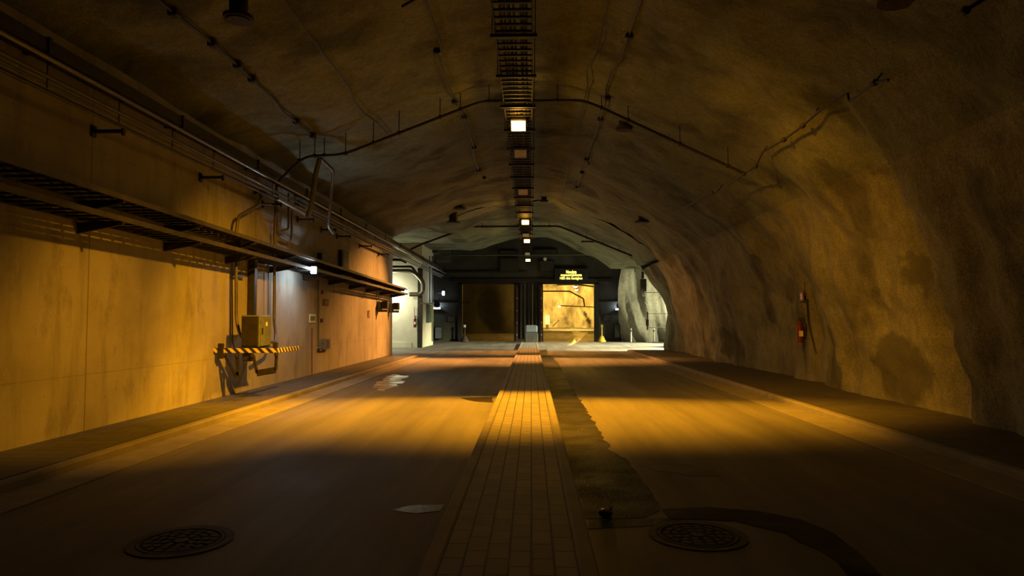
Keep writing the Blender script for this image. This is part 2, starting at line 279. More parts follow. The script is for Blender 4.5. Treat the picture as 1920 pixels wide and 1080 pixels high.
# ------------------------------------------------------------ mesh helpers
class MB:
    def __init__(s): s.v = []; s.f = []; s.smooth = []
    def add(s, vs, fs, smooth=False):
        k = len(s.v); s.v += [tuple(v) for v in vs]
        for f in fs: s.f.append(tuple(i + k for i in f)); s.smooth.append(smooth)
        return s
    def box(s, c, size, rot=None, bev=0.0):
        hx, hy, hz = [a / 2 for a in size]; c = Vector(c)
        if bev <= 0 or bev * 2 >= min(size):
            vs = [Vector((x, y, z)) for x in (-hx, hx) for y in (-hy, hy) for z in (-hz, hz)]
            fs = [(0, 1, 3, 2), (4, 6, 7, 5), (0, 4, 5, 1), (2, 3, 7, 6), (0, 2, 6, 4), (1, 5, 7, 3)]
        else:
            vs = []; b = bev
            for x in (-1, 1):
                for y in (-1, 1):
                    for z in (-1, 1):
                        vs += [Vector((x * hx, y * (hy - b), z * (hz - b))), Vector((x * (hx - b), y * hy, z * (hz - b))), Vector((x * (hx - b), y * (hy - b), z * hz))]
            I = lambda x, y, z, k: ((x * 4 + y * 2 + z) * 3 + k)
            fs = []
            for x in (0, 1): fs.append((I(x, 0, 0, 0), I(x, 1, 0, 0), I(x, 1, 1, 0), I(x, 0, 1, 0)))
            for y in (0, 1): fs.append((I(0, y, 0, 1), I(1, y, 0, 1), I(1, y, 1, 1), I(0, y, 1, 1)))
            for z in (0, 1): fs.append((I(0, 0, z, 2), I(1, 0, z, 2), I(1, 1, z, 2), I(0, 1, z, 2)))
            for x in (0, 1):
                for y in (0, 1): fs.append((I(x, y, 0, 0), I(x, y, 1, 0), I(x, y, 1, 1), I(x, y, 0, 1)))
                for z in (0, 1): fs.append((I(x, 0, z, 0), I(x, 1, z, 0), I(x, 1, z, 2), I(x, 0, z, 2)))
            for y in (0, 1):
                for z in (0, 1): fs.append((I(0, y, z, 1), I(1, y, z, 1), I(1, y, z, 2), I(0, y, z, 2)))
            for x in (0, 1):
                for y in (0, 1):
                    for z in (0, 1): fs.append((I(x, y, z, 0), I(x, y, z, 1), I(x, y, z, 2)))
        if rot is not None: vs = [rot @ v for v in vs]
        return s.add([v + c for v in vs], fs)
    def tube(s, pts, r, n=8, bend=0.0, closed=False):
        P = [Vector(p) for p in pts]
        if bend > 0 and len(P) > 2:
            Q = [P[0]]
            for i in range(1, len(P) - 1):
                a, b, c = P[i - 1], P[i], P[i + 1]; d = min(bend, (b - a).length * .45, (c - b).length * .45)
                p0 = b + (a - b).normalized() * d; p2 = b + (c - b).normalized() * d
                for t in (0, .25, .5, .75, 1): Q.append(p0 * (1 - t) ** 2 + b * 2 * t * (1 - t) + p2 * t * t)
            P = Q + [P[-1]]
        k = len(P); rings = []; up = None
        for i in range(k):
            if i == 0: d = (P[1] - P[0])
            elif i == k - 1: d = (P[-1] - P[-2])
            else: d = (P[i] - P[i - 1]).normalized() + (P[i + 1] - P[i]).normalized()
            if d.length < 1e-7: d = P[i] - P[i - 1]
            d.normalize()
            if up is None: up = Vector((0, 0, 1)) if abs(d.z) < .9 else Vector((1, 0, 0))
            a = d.cross(up).normalized(); up = a.cross(d).normalized()
            rings.append([P[i] + (a * math.cos(2 * math.pi * j / n) + up * math.sin(2 * math.pi * j / n)) * r for j in range(n)])
        vs = [v for g in rings for v in g]; fs = []
        for i in range(k - 1):
            for j in range(n): fs.append((i * n + j, i * n + (j + 1) % n, (i + 1) * n + (j + 1) % n, (i + 1) * n + j))
        s.add(vs, fs, True); s.add(rings[0], [tuple(range(n))[::-1]]); s.add(rings[-1], [tuple(range(n))]); return s
    def cyl(s, a, b, r, n=16, r2=None):
        a, b = Vector(a), Vector(b); d = (b - a).normalized(); u = Vector((0, 0, 1)) if abs(d.z) < .9 else Vector((1, 0, 0))
        e = d.cross(u).normalized(); u = e.cross(d); r2 = r if r2 is None else r2
        A = [a + (e * math.cos(2 * math.pi * j / n) + u * math.sin(2 * math.pi * j / n)) * r for j in range(n)]
        B = [b + (e * math.cos(2 * math.pi * j / n) + u * math.sin(2 * math.pi * j / n)) * r2 for j in range(n)]
        s.add(A + B, [(j, (j + 1) % n, n + (j + 1) % n, n + j) for j in range(n)], True)
        s.add(A, [tuple(range(n))[::-1]]); s.add(B, [tuple(range(n))]); return s
    def poly(s, pts, thick=0.004, z=0.0):
        n = len(pts); A = [Vector((p[0], p[1], z + FLO(p[1]) + (0.014 if p[1] > 51.5 else 0))) for p in pts]; B = [v + Vector((0, 0, thick)) for v in A]
        s.add(B, [tuple(range(n))]); s.add(A + B, [(j, (j + 1) % n, n + (j + 1) % n, n + j) for j in range(n)]); return s
    def build(s, name, m, parent=None, origin=None):
        me = bpy.data.meshes.new(name); o_ = Vector(origin) if origin is not None else Vector((0, 0, 0))
        me.from_pydata([Vector(v) - o_ for v in s.v], [], s.f)
        me.polygons.foreach_set('use_smooth', s.smooth); me.materials.append(m); me.update()
        o = bpy.data.objects.new(name, me); col.objects.link(o); o.location = o_
        if parent is not None:
            o.parent = parent; o.matrix_parent_inverse = Matrix.Identity(4); o.location = o_ - parent.location
        return o
def tag(o, label=None, cat=None, group=None, kind=None):
    if label: o['label'] = label
    if cat: o['category'] = cat
    if group: o['group'] = group
    if kind: o['kind'] = kind
    return o
def thing(name, label, cat, loc=(0, 0, 0), group=None):
    o = bpy.data.objects.new(name, None); col.objects.link(o); o.location = loc; o.empty_display_size = 0.1
    return tag(o, label, cat, group)
def struct(name, mb, m): return tag(mb.build(name, m), kind='structure')
def copy_tree(root, loc, label=None, group=None):
    r = root.copy(); col.objects.link(r); r.location = loc
    if label: r['label'] = label
    if group: r['group'] = group
    for ch in root.children:
        c = ch.copy(); col.objects.link(c); c.parent = r
        for g in ch.children: d = g.copy(); col.objects.link(d); d.parent = c
    return r

# ------------------------------------------------------------ the vault
PROF = [(-6.5, 5.05), (-5.9, 5.25), (-4.9, 5.55), (-4.0, 5.78), (-2.6, 6.32), (-1.2, 6.72), (0, 6.82), (1.2, 6.70), (2.5, 6.18), (3.8, 5.52),
        (4.8, 4.95), (5.6, 4.15), (6.2, 3.10), (6.55, 2.0), (6.75, 0.9), (6.85, -0.15)]
L = [0.0]
for a, b in zip(PROF, PROF[1:]): L.append(L[-1] + math.dist(a, b))
def catmull(p0, p1, p2, p3, t): return 0.5 * ((2 * p1) + (-p0 + p2) * t + (2 * p0 - 5 * p1 + 4 * p2 - p3) * t * t + (-p0 + 3 * p1 - 3 * p2 + p3) * t ** 3)
def prof(s):
    s = max(0, min(L[-1] - 1e-6, s)); i = max(j for j in range(len(L) - 1) if L[j] <= s); t = (s - L[i]) / (L[i + 1] - L[i])
    g = lambda j: Vector(PROF[max(0, min(len(PROF) - 1, j))])
    p = catmull(g(i - 1), g(i), g(i + 1), g(i + 2), t); q = catmull(g(i - 1), g(i), g(i + 1), g(i + 2), min(1, t + .02)) - catmull(g(i - 1), g(i), g(i + 1), g(i + 2), max(0, t - .02))
    nrm = Vector((q.y, -q.x)).normalized(); return p, nrm       # nrm points into the room (down / left)
SW = L[11]        # where the ceiling becomes the right wall
def sstep(a, b, x): t = max(0, min(1, (x - a) / (b - a))); return t * t * (3 - 2 * t)
def rock(s, Y):
    p, n = prof(s); wall = sstep(L[9], L[12], s)
    v = Vector((p.x * 0.55, Y * 0.30, p.y * 0.45))
    d = noise.noise(v) * 0.34 + noise.noise(v * 2.7) * 0.15 + noise.noise(v * 7.5) * 0.055
    ribs = noise.noise(Vector((Y * 0.55, 3.3, p.y * 0.22))) * 0.50 + noise.noise(Vector((Y * 1.6, 8.1, p.y * 0.35))) * 0.20
    ridge = abs(noise.noise(Vector((Y * 0.9, 5.5, p.y * 0.5)))) * -0.22
    d = d * (0.55 + 0.25 * wall) + wall * (ribs + ridge) * 0.55
    d += wall * (0.34 * (1 - sstep(10.15, 10.45, Y)) + 0.08 * (1 - sstep(16.1, 16.35, Y)) + 0.06 * (1 - sstep(13.9, 14.1, Y)))
    if s < L[1]: d *= 0.3
    return Vector((p.x + n.x * d, Y, p.y + n.y * d))
def rockz(X, Y):      # underside of the vault above a point
    best = min((abs(prof(k * 0.1)[0].x - X), k * 0.1) for k in range(int(L[11] * 10)))
    return rock(best[1], Y)
def grid(fn, us, vs, mb=None):
    mb = mb or MB(); pts = [fn(u, v) for v in vs for u in us]; n = len(us)
    fs = [(j * n + i, j * n + i + 1, (j + 1) * n + i + 1, (j + 1) * n + i) for j in range(len(vs) - 1) for i in range(n - 1)]
    return mb.add(pts, fs, True)
def lin(a, b, n): return [a + (b - a) * i / (n - 1) for i in range(n)]
YE = 34.9; YL = 29.6; YC = 43.0; YW = 51.0
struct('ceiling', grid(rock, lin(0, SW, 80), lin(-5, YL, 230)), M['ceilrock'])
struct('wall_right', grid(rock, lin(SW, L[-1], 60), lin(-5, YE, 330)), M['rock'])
# crossing tunnels: the vault goes on and opens to both sides
def junction(X, Y):
    if X < -6.5: z = 5.05
    elif X > 5.6: z = 4.2
    else: z = rockz(X, Y).z
    zl = 6.05 - 0.03 * abs(X + 6)
    if X < 0: z = max(z, zl * sstep(0.0, 0.15, (Y - YL + 0.16)) if X < -3 else z)
    if X > 5.2: z = 4.35 + 0.55 * sstep(34, 36, Y) + 0.2 * noise.noise(Vector((X, Y, 0)) * .5)
    z += 0.10 * noise.noise(Vector((X * .8, Y * .8, 2.2)))
    return Vector((X, Y, z))
struct('ceiling', grid(junction, lin(-15, 15, 100), lin(YL, YC, 50)), M['ceilrock'])
mb = MB()
grid(lambda X, t: Vector((X, YC + 0.35 * t + 0.2 * noise.noise(Vector((X, t * 3, 0))), junction(X, YC).z * (1 - t) + 9.2 * t)), lin(-15, 15, 60), lin(0, 1, 14), mb)
struct('ceiling', mb, M['ceilrock'])
struct('ceiling', MB().box((0, 47.2, 9.3), (30, 8.4, 0.2)), M['endwall'])
# rock faces that close the side tunnels
def end_right(u, v):
    z = -0.15 + v * 4.9; sx = min((abs(rock(k * .1, YE).z - z), k * .1) for k in range(int(L[9] * 10), int(L[-1] * 10) + 1))[1]
    return Vector((rock(sx, YE).x + u * 9, YE + 0.25 * u * noise.noise(Vector((u * 6, v, 0))) + min(u * 4, 0.3), z))
struct('wall_side', grid(end_right, lin(0, 1, 20), lin(0, 1.1, 14)), M['rock'])
def far_rock(u, v):
    X = 6.7 + u * 8.5; Yb = YW - 0.6 + 0.9 * math.sin(u * 2.2) - 1.0 * u
    X2 = X + v * 1.1
    d = noise.noise(Vector((X2 * 1.3, 1.5, v * 1.1))) * 1.0 + noise.noise(Vector((X2 * 3.0, 4.5, v * 2.4))) * 0.42 + abs(noise.noise(Vector((X * 1.1 + v * 1.0, 2.5, v)))) * -0.5
    return Vector((X - 0.35 * math.sin(v * 3.0) * (1 - u), Yb + d - 1.1 * sstep(0.55, 1.0, v) * (1 - 0.3 * u), -0.1 + v * 6.4))
M['far_rock'] = rock_material('pale sprayed rock of the cross tunnel', (0.34, 0.335, 0.28), (0.20, 0.20, 0.165))
struct('wall_right', grid(far_rock, lin(0, 1, 60), lin(0, 1.25, 50)), M['far_rock'])
struct('wall_side', MB().box((15.1, 43, 3), (0.2, 17, 7)).box((-15.1, 37, 3), (0.2, 16, 7)), M['endwall'])

# floor
mb = MB(); mb.box((0, 23.5, -0.1), (30.4, 57, 0.2)); struct('floor', mb, M['asphalt'])
mb = MB(); grid(lambda X, Y: Vector((X, Y, FLO(Y) + 0.001)), lin(-15, 15, 12), lin(51.9, 86, 20), mb); struct('floor', mb, M['asphalt'])
# walkways with kerbs
for side in (-1, 1):
    x0, x1 = (-6.12, -5.0) if side < 0 else (4.98, 7.4); y1 = 29.5 if side < 0 else 34.6
    mb = MB().box(((x0 + x1) / 2, (y1 - 5) / 2, 0.05), (abs(x1 - x0), y1 + 5, 0.10))
    nm = 'left' if side < 0 else 'right'
    tag(struct('walkway', mb, M['sidewalk']), kind='structure')
    xe = -4.98 if side < 0 else 4.96
    mb = MB().box((xe - side * 0.06, (y1 - 5) / 2, 0.048), (0.14, y1 + 5, 0.104), bev=0.02)
    struct('kerb', mb, M['concrete'])
    xa = -4.62 if side < 0 else 4.60
    struct('gutter_strip', MB().box((xa, (y1 - 5) / 2, 0.006), (0.52, y1 + 5, 0.016), bev=0.003), M['concrete'])
# centre island
IX0, IX1, IY1 = -0.67, 0.40, 45.5
mb = MB().box(((IX0 + IX1) / 2, (IY1 - 3) / 2, 0.055), (IX1 - IX0 - 0.18, IY1 + 3, 0.11)); struct('paved_island', mb, M['pavers'])
for x in (IX0 + 0.055, IX1 - 0.055): struct('kerb', MB().box((x, (IY1 - 3) / 2, 0.06), (0.11, IY1 + 3, 0.122), bev=0.015), M['concrete'])

# left wall
mb = MB().box((-6.30, 12.3, 2.55), (0.5, 34.6, 5.5)); struct('wall_left', mb, M['left_wall'])
struct('wall_left', MB().box((-10.8, 29.35, 3.0), (8.6, 0.5, 6.6)), M['left_wall'])
mb = MB().box((-10.7, 39.65, 3.0), (8.72, 0.5, 6.4)); struct('wall_left', mb, M['plaster'])
struct('wall_left', MB().box((-6.59, 41.95, 3.0), (0.5, 4.1, 6.4)), M['plaster'])
struct('baseboard_left', MB().box((-10.9, 39.37, 0.15), (8.0, 0.06, 0.3)), M['plaster'])
struct('wall_left', MB().box((-10.3, 43.8, 3.0), (7.0, 0.3, 6.4)).box((-12, 47.5, 4.6), (0.2, 8, 9.2)), M['endwall'])
struct('wall_left', MB().box((-6.5, 47.2, 7.6), (1, 7.6, 3.4)), M['endwall'])
struct('wall_side', MB().box((15.1, 47.5, 7.5), (0.2, 8, 3.4)), M['endwall'])

# end wall with two gate openings
def xw(px, Y=YW): return atY(px, 600, Y).x
LX0, LX1, RX0, RX1 = xw(863), xw(968), xw(1014), xw(1118)
HT = atY(1000, 531, YW).z
mb = MB()
def wallbox(x0, x1, z0, z1): mb.box(((x0 + x1) / 2, YW + 0.2, (z0 + z1) / 2), (x1 - x0, 0.4, z1 - z0))
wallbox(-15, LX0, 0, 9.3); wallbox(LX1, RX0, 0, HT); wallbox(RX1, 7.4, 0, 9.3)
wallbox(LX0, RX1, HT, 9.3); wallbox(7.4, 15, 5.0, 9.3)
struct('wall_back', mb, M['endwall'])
struct('trim_1', MB().box(((LX0 + RX1) / 2 + 0.2, YW - 0.12, HT + 0.22), (RX1 - LX0 + 2.0, 0.22, 0.22)).box((-4.8, YW - 0.15, HT + 0.85), (9.0, 0.12, 0.10)), M['gate'])
for n_, (a, b) in enumerate(((LX0, LX1), (RX0, RX1))):
    mb = MB()
    for x in (a, b): mb.box((x, YW - 0.08, HT / 2), (0.34, 0.3, HT))
    mb.box(((a + b) / 2, YW - 0.08, HT + 0.02), (b - a + 0.34, 0.3, 0.2))
    d = struct('door_%d' % (n_ + 1), mb, M['gate'])
# caves behind the gates
struct('wall_back', grid(lambda X, v: Vector((X, 65 + 0.8 * noise.noise(Vector((X * .4, v, 1))), v * 6)), lin(-12, -0.3, 30), lin(0, 1, 16)), M['endwall'])
def cave_back(u, v):
    X = -1.5 + u * 14; d = noise.noise(Vector((X * .35, v * 2, 4))) * 1.6 + noise.noise(Vector((X * .9, v * 5, 4))) * 0.6 + abs(noise.noise(Vector((X * .6 + v * 2, v * 3, 9)))) * 0.8
    return Vector((X, 81 + d - 2.2 * sstep(.5, 1, v), 0.4 + v * 8.4))
struct('wall_back', grid(cave_back, lin(0, 1, 70), lin(0, 1, 50)), M['cave_rock'])
struct('ceiling', grid(lambda X, Y: Vector((X, Y, 5.6 + 0.03 * (Y - 51) + 0.5 * noise.noise(Vector((X * .4, Y * .3, 0))))), lin(-12, 12.5, 40), lin(51.4, 84, 60)), M['cave_rock'])
struct('wall_side', MB().box((12.4, 68, 3), (0.3, 34, 7)).box((-12, 60, 3), (0.3, 18, 7)).box((-0.6, 73.5, 3), (0.6, 17, 7)), M['endwall'])

# ------------------------------------------------------------ stains and wet patches on the road
def on_floor(pts, jag=0.0, seg=0.25):
    P = []
    for x, y in pts:
        q = atZ(x, y)
        for _ in range(6): q = atZ(x, y, FLO(q.y))
        P.append(q)
    out = []
    for a, b in zip(P, P[1:] + P[:1]):
        k = max(1, int((b - a).length / seg))
        for i in range(k):
            q = a.lerp(b, i / k)
            out.append((q.x + noise.noise(Vector((q.x * 3.1, q.y * 3.1, 1))) * jag, q.y + noise.noise(Vector((q.x * 3.1, q.y * 3.1, 7))) * jag))
    return out
def patch(name, pts, m, label, jag=0.12, z=0.0, seg=0.2, cat='water'):
    o = MB().poly(on_floor(pts, jag, seg), 0.0025, z + 0.0005).build(name, m); tag(o, label, cat); return o
EDGE = [(1020, 664), (1034, 668), (1046, 680), (1058, 700), (1070, 722), (1084, 745), (1104, 775), (1122, 805), (1143, 838), (1168, 860), (1192, 880), (1196, 893),
        (1215, 918), (1240, 943), (1238, 958), (1200, 968), (1112, 972)]
pts = on_floor(EDGE, 0.07, 0.12); k = int((atZ(*EDGE[0]) - atZ(*EDGE[-1])).length / 0.12)
pts = [q for q in pts[:-k] if q[0] > 0.40]
pts = [(x + 0.03 * noise.noise(Vector((x * 11, y * 11, 2))), y) for x, y in pts]
pts = [(0.385, pts[0][1])] + pts + [(0.385, pts[-1][1])]
tag(MB().poly(pts, 0.0025, 0.0005).build('puddle', M['wet']), 'long dark wet strip beside the right kerb of the paved island', 'water')
patch('puddle', [(862, 746), (925, 745), (922, 755), (890, 753)], M['soaked'], 'small dark puddle against left kerb of the paved island', jag=0.05)
patch('water_film', [(735, 957), (770, 948), (836, 946), (826, 958), (780, 963)], M['film'], 'shiny thin film of water left of the paved island', jag=0.03, seg=0.1)
patch('puddle', [(700, 722), (735, 702), (765, 705), (745, 722), (715, 735)], M['film'], 'pale shiny wet spot on the left lane near the wall corner', jag=0.2)
patch('damp_trail', [(1240, 955), (1330, 952), (1420, 958), (1500, 975), (1560, 1000), (1615, 1040), (1650, 1078), (1590, 1078), (1540, 1035), (1470, 1000), (1380, 978), (1250, 972)],
      M['soaked'], 'dark curved damp trail arching around the right manhole', jag=0.04, cat='stain', z=0.0015)
patch('damp_patch', [(1195, 872), (1260, 868), (1320, 875), (1345, 893), (1300, 893), (1230, 882)], M['damp'], 'faint damp patch on the right lane beside the long wet strip', jag=0.12, cat='stain')
patch('asphalt_repair', [(1010, 657), (1025, 655), (1027, 664), (1012, 664)], M['soaked'], 'small dark asphalt repair at the far right kerb of the island', jag=0.05, cat='patch')
patch('puddle', [(1068, 626), (1078, 621), (1086, 622), (1080, 627), (1090, 630), (1104, 630), (1088, 638), (1074, 646), (1062, 650), (1074, 640), (1078, 634), (1072, 630)], M['film'], 'bright rivulet of water running out of the right gateway', jag=0.06, seg=0.5)
patch('puddle', [(1100, 975), (1300, 968), (1240, 985), (1106, 992)], M['wet'], 'narrow shallow puddle in front of the black bag', jag=0.05)

# manholes
def manhole(px, py, label):
    c = atZ(px, py); t = thing('manhole_cover', label, 'manhole cover', (c.x, c.y, 0), 'manhole covers')
    rim = MB(); n = 48
    for ra, rb, z in ((0.30, 0.36, 0.008),):
        A = [Vector((c.x + math.cos(2 * math.pi * k / n) * ra, c.y + math.sin(2 * math.pi * k / n) * ra, z)) for k in range(n)]
        B = [Vector((c.x + math.cos(2 * math.pi * k / n) * rb, c.y + math.sin(2 * math.pi * k / n) * rb, z)) for k in range(n)]
        rim.add(A + B + [v - Vector((0, 0, 0.006)) for v in A] + [v - Vector((0, 0, 0.006)) for v in B],
                [(k, (k + 1) % n, n + (k + 1) % n, n + k) for k in range(n)] + [(2 * n + k, 2 * n + (k + 1) % n, (k + 1) % n, k) for k in range(n)] + [(n + k, n + (k + 1) % n, 3 * n + (k + 1) % n, 3 * n + k) for k in range(n)])
    rim.build('rim', M['iron'], t)
    MB().cyl((c.x, c.y, 0.001), (c.x, c.y, 0.004), 0.295, 48).build('recess', M['iron_dark'], t)
    lid = MB().cyl((c.x, c.y, 0.003), (c.x, c.y, 0.010), 0.05, 20)
    for ra, rb, k, g in ((0.27, 0.292, 1, 0), (0.20, 0.245, 16, .14), (0.14, 0.185, 12, .18), (0.075, 0.125, 8, .22)):
        for j in range(k):
            a0 = 2 * math.pi * (j + g) / k; a1 = 2 * math.pi * (j + 1 - g) / k; m_ = 48 if k == 1 else 5
            pa = [a0 + (a1 - a0) * q / m_ for q in range(m_ + 1)]
            vs = [Vector((c.x + math.cos(a) * r_, c.y + math.sin(a) * r_, 0.010)) for r_ in (ra, rb) for a in pa]
            lid.add(vs, [(q, q + 1, m_ + 2 + q, m_ + 1 + q) for q in range(m_)])
            lid.add(vs + [v - Vector((0, 0, .006)) for v in vs], [(q, q + 1, 2 * (m_ + 1) + q + 1, 2 * (m_ + 1) + q) for q in range(m_)])
    lid.build('grate', M['iron'], t)
manhole(340, 1015, 'round cast iron manhole cover in the left lane')
manhole(1308, 1004, 'round cast iron manhole cover in the right lane inside the curved damp trail')

# black bag / lump on the road
c = atZ(1137, 969); mb = MB(); vs = []; n, m_ = 14, 8
for j in range(m_ + 1):
    for i in range(n):
        th = math.pi * j / m_; ph = 2 * math.pi * i / n
        p = Vector((math.sin(th) * math.cos(ph) * 0.055, math.sin(th) * math.sin(ph) * 0.05, max(-0.9, math.cos(th)) * 0.04 + 0.034))
        k = 1 + 0.45 * noise.noise(p * 18 + Vector((3, 1, 2)))
        vs.append(Vector((c.x + p.x * k, c.y + p.y * k, max(0.004, p.z * k))))
mb.add(vs, [(j * n + i, (j + 1) * n + i, (j + 1) * n + (i + 1) % n, j * n + (i + 1) % n) for j in range(m_) for i in range(n)], True)
mb.add([Vector((c.x + .02, c.y, .06)), Vector((c.x + .05, c.y, .09)), Vector((c.x + .045, c.y + .02, .055)), Vector((c.x + .02, c.y - .02, .05))], [(0, 1, 2), (0, 3, 1), (3, 2, 1)])
tag(mb.build('rubbish_lump', M['bag']), 'small black crumpled lump lying on wet asphalt near the island', 'rubbish')

# ------------------------------------------------------------ ladder tray overhead
TZ = 6.10; TX0, TX1 = -0.56, 0.02
t = thing('ladder_tray', 'long dark ladder cable tray hanging along the middle of the vault', 'cable tray', (TX0, 5, TZ))
TY0, TY1 = 4.5, 49.5
for x in (TX0, TX1): MB().box((x, (TY0 + TY1) / 2, TZ + 0.05), (0.025, TY1 - TY0, 0.12)).build('side_rail', M['dark_metal'], t)
ys = [8.0 + 0.245 * i for i in range(168)]; ys = [y for y in ys if y < TY1]
rm = None
for i, y in enumerate(ys[:100]):
    if rm is None: rm = MB().box(((TX0 + TX1) / 2, y, TZ), (TX1 - TX0 + .02, 0.045, 0.03)).build('rung', M['dark_metal'], t, origin=(TX0, y, TZ))
    else: o = rm.copy(); col.objects.link(o); o.location = Vector((TX0, y, TZ)) - t.location
mb = MB()
for y in ys[100:]: mb.box(((TX0 + TX1) / 2, y, TZ), (TX1 - TX0, 0.045, 0.03))
tag(mb.build('rung', M['dark_metal'], t), kind='stuff')
mb0 = None
for i in range(24):
    y = 8.75 + 1.78 * i
    MB().box(((TX0 + TX1) / 2, y, TZ - 0.04), (TX1 - TX0 + 0.16, 0.06, 0.05)).build('cross_bar', M['dark_metal'], t)
    for x in (TX0 - 0.05, TX1 + 0.05):
        MB().cyl((x, y, TZ - 0.04), (x, y, rockz(x, y).z + 0.1 if y < 42 else 8.5), 0.008, 6).build('hanger_rod', M['dark_metal'], t)
for k, (dx, r) in enumerate(((0.12, .022), (0.17, .018), (0.23, .026), (0.30, .018), (0.42, .03), (0.49, .022))):
    pts = [(TX0 + dx + 0.012 * math.sin(i * 1.3 + k), TY0 + i * 1.5, TZ + 0.018 + r) for i in range(31)]
    tag(MB().tube(pts, r, 6).build('cable', M['cable']), 'black cable lying in the overhead ladder tray', 'cable', 'cables in the overhead ladder tray')

# floodlights under the tray
def flood(px, py, Y, mode, label, group, at=None):
    p = at or atY(px, py, Y); t = thing('floodlight', label, 'floodlight', p, group)
    rot = Matrix.Rotation(R(-22), 3, 'X')
    q = lambda v: p + rot @ Vector(v)
    MB().box(q((0, 0, 0.045)), (0.37, 0.40, 0.09), rot, bev=0.02).build('housing', M['dark_metal'], t)
    MB().box(q((0, 0, -0.004)), (0.31, 0.34, 0.012), rot).build('glass', M[mode], t)
    mb = MB()
    for sx in (-0.2, 0.2): mb.box(q((sx, 0.0, 0.07)) + Vector((0, 0, 0.03)), (0.012, 0.04, 0.16))
    mb.box(p + Vector((0, 0, 0.17)), (0.412, 0.04, 0.012)); mb.cyl(p + Vector((0, 0, 0.17)), (p.x, p.y, TZ - 0.01), 0.015, 8)
    mb.build('bracket', M['dark_metal'], t)
p = NEAR_LAMP
on_l = ['bright lit floodlight under the overhead tray, the nearest and largest one', 'second lit floodlight under the overhead tray counting from the big bright one',
        'third lit floodlight under the overhead tray, above the lowest one', 'lowest and farthest lit floodlight, just above the gate pillar']
off_l = ['unlit floodlight directly behind the big bright floodlight', 'unlit floodlight halfway between the big bright lamp and the next lit one',
         'small unlit floodlight between the second and third lit floodlights', 'small unlit floodlight between the third and the farthest lit floodlights']
for i, a in enumerate(LAMP_ON): flood(*a, 'lamp_on' if i == 0 else 'lamp_far', on_l[i], 'lit floodlights along the middle of the vault')
flood(0, 0, 0, 'lamp_on', 'lit floodlight of the row above the top edge of the photo', 'lit floodlights along the middle of the vault', NEAR_LAMP)
for i, a in enumerate(LAMP_OFF): flood(*a, 'lamp_off', off_l[i], 'unlit floodlights along the middle of the vault')

# ------------------------------------------------------------ cable trays on the left wall
WX = -6.05
def wall_tray(px0, py0, za, zb, label, Y0, Y1, X=-5.45):
    t = thing('cable_shelf', label, 'cable tray', (X, Y0, za)); k = (zb - za) / (Y1 - Y0); z = lambda y: za + (y - Y0) * k
    for x, m in ((X, 'rail'), (WX + 0.06, 'tray')):
        mb = MB(); hh = 0.05
        vs = [Vector((x + dx, y, z(y) + dz)) for y in (Y0, Y1) for dx, dz in ((-.012, -.02), (.012, -.02), (.012, .05), (-.012, .05))]
        mb.add(vs, [(0, 1, 5, 4), (1, 2, 6, 5), (2, 3, 7, 6), (3, 0, 4, 7), (0, 3, 2, 1), (4, 5, 6, 7)]); mb.build('side_rail', M[m], t)
    y = Y0 + .12; proto = None
    while y < Y1:
        if proto is None: proto = MB().box(((X + WX + .06) / 2, y, z(y)), (abs(WX - X) - .06, 0.045, 0.025)).build('rung', M['tray'], t, origin=(X, y, z(y)))
        else: o = proto.copy(); col.objects.link(o); o.location = Vector((X, y, z(y))) - t.location
        y += 0.25
    for y in BR:
        if not Y0 < y < Y1: continue
        vs = [Vector((x, y + dy, z(y) - .03 - d)) for dy in (-.02, .02) for x, d in ((WX, 0), (X + .02, 0), (X + .02, .035), (WX, .15))]
        MB().add(vs, [(0, 1, 2, 3), (7, 6, 5, 4), (0, 4, 5, 1), (1, 5, 6, 2), (2, 6, 7, 3), (3, 7, 4, 0)]).build('cantilever_arm', M['dark_metal'], t)
    for j, (dx, r) in enumerate(((.10, .022), (.16, .016), (.25, .028), (.38, .02))):
        pts = [(X - dx - .015 * math.sin(i * 1.1 + j), Y0 + i * (Y1 - Y0) / 20, z(Y0 + i * (Y1 - Y0) / 20) + .014 + r) for i in range(21)]
        tag(MB().tube(pts, r, 6).build('cable', M['grey_cable'] if j % 2 else M['cable']), 'cable lying in ' + label, 'cable', 'cables in the wall trays')
BR = [6.3, 8.9, 11.05, 13.3, 15.6, 17.9, 20.2, 22.5, 24.8, 27.1, 29.2]
wall_tray(0, 0, 3.29, 2.92, 'upper ladder tray on brackets along the left wall', 4.2, 29.9)
wall_tray(0, 0, 2.98, 2.72, 'lower ladder tray on brackets along the left wall', 4.2, 29.9)

# big duct and pipes at the top of the left wall
def run(name, X, z, r, Y0, Y1, m, label, cat='pipe', group=None, wob=0.0):
    n = 24; pts = [(X + wob * math.sin(i * .9), Y0 + (Y1 - Y0) * i / n, z + wob * math.cos(i * 1.3)) for i in range(n + 1)]
    return tag(MB().tube(pts, r, 10).build(name, m), label, cat, group)
zz = lambda px, py, X: atX(px, py, X).z
t = thing('overhead_duct', 'dark box duct along the top of the left wall under the vault', 'duct', (-5.75, 4, 4.9))
MB().box((-5.74, 23.2, 4.785), (0.28, 39, 0.17), bev=.01).build('duct_body', M['dark_metal'], t)
for i in range(13): MB().box((-5.74, 4.6 + 3.05 * i, 4.785), (0.32, 0.05, 0.20)).build('joint_collar', M['dark_metal'], t)
p1 = run('steel_pipe', -5.52, zz(205, 171, -5.52), .032, 4, 44, M['shiny'], 'shiny steel pipe running just below the dark duct on the left wall')
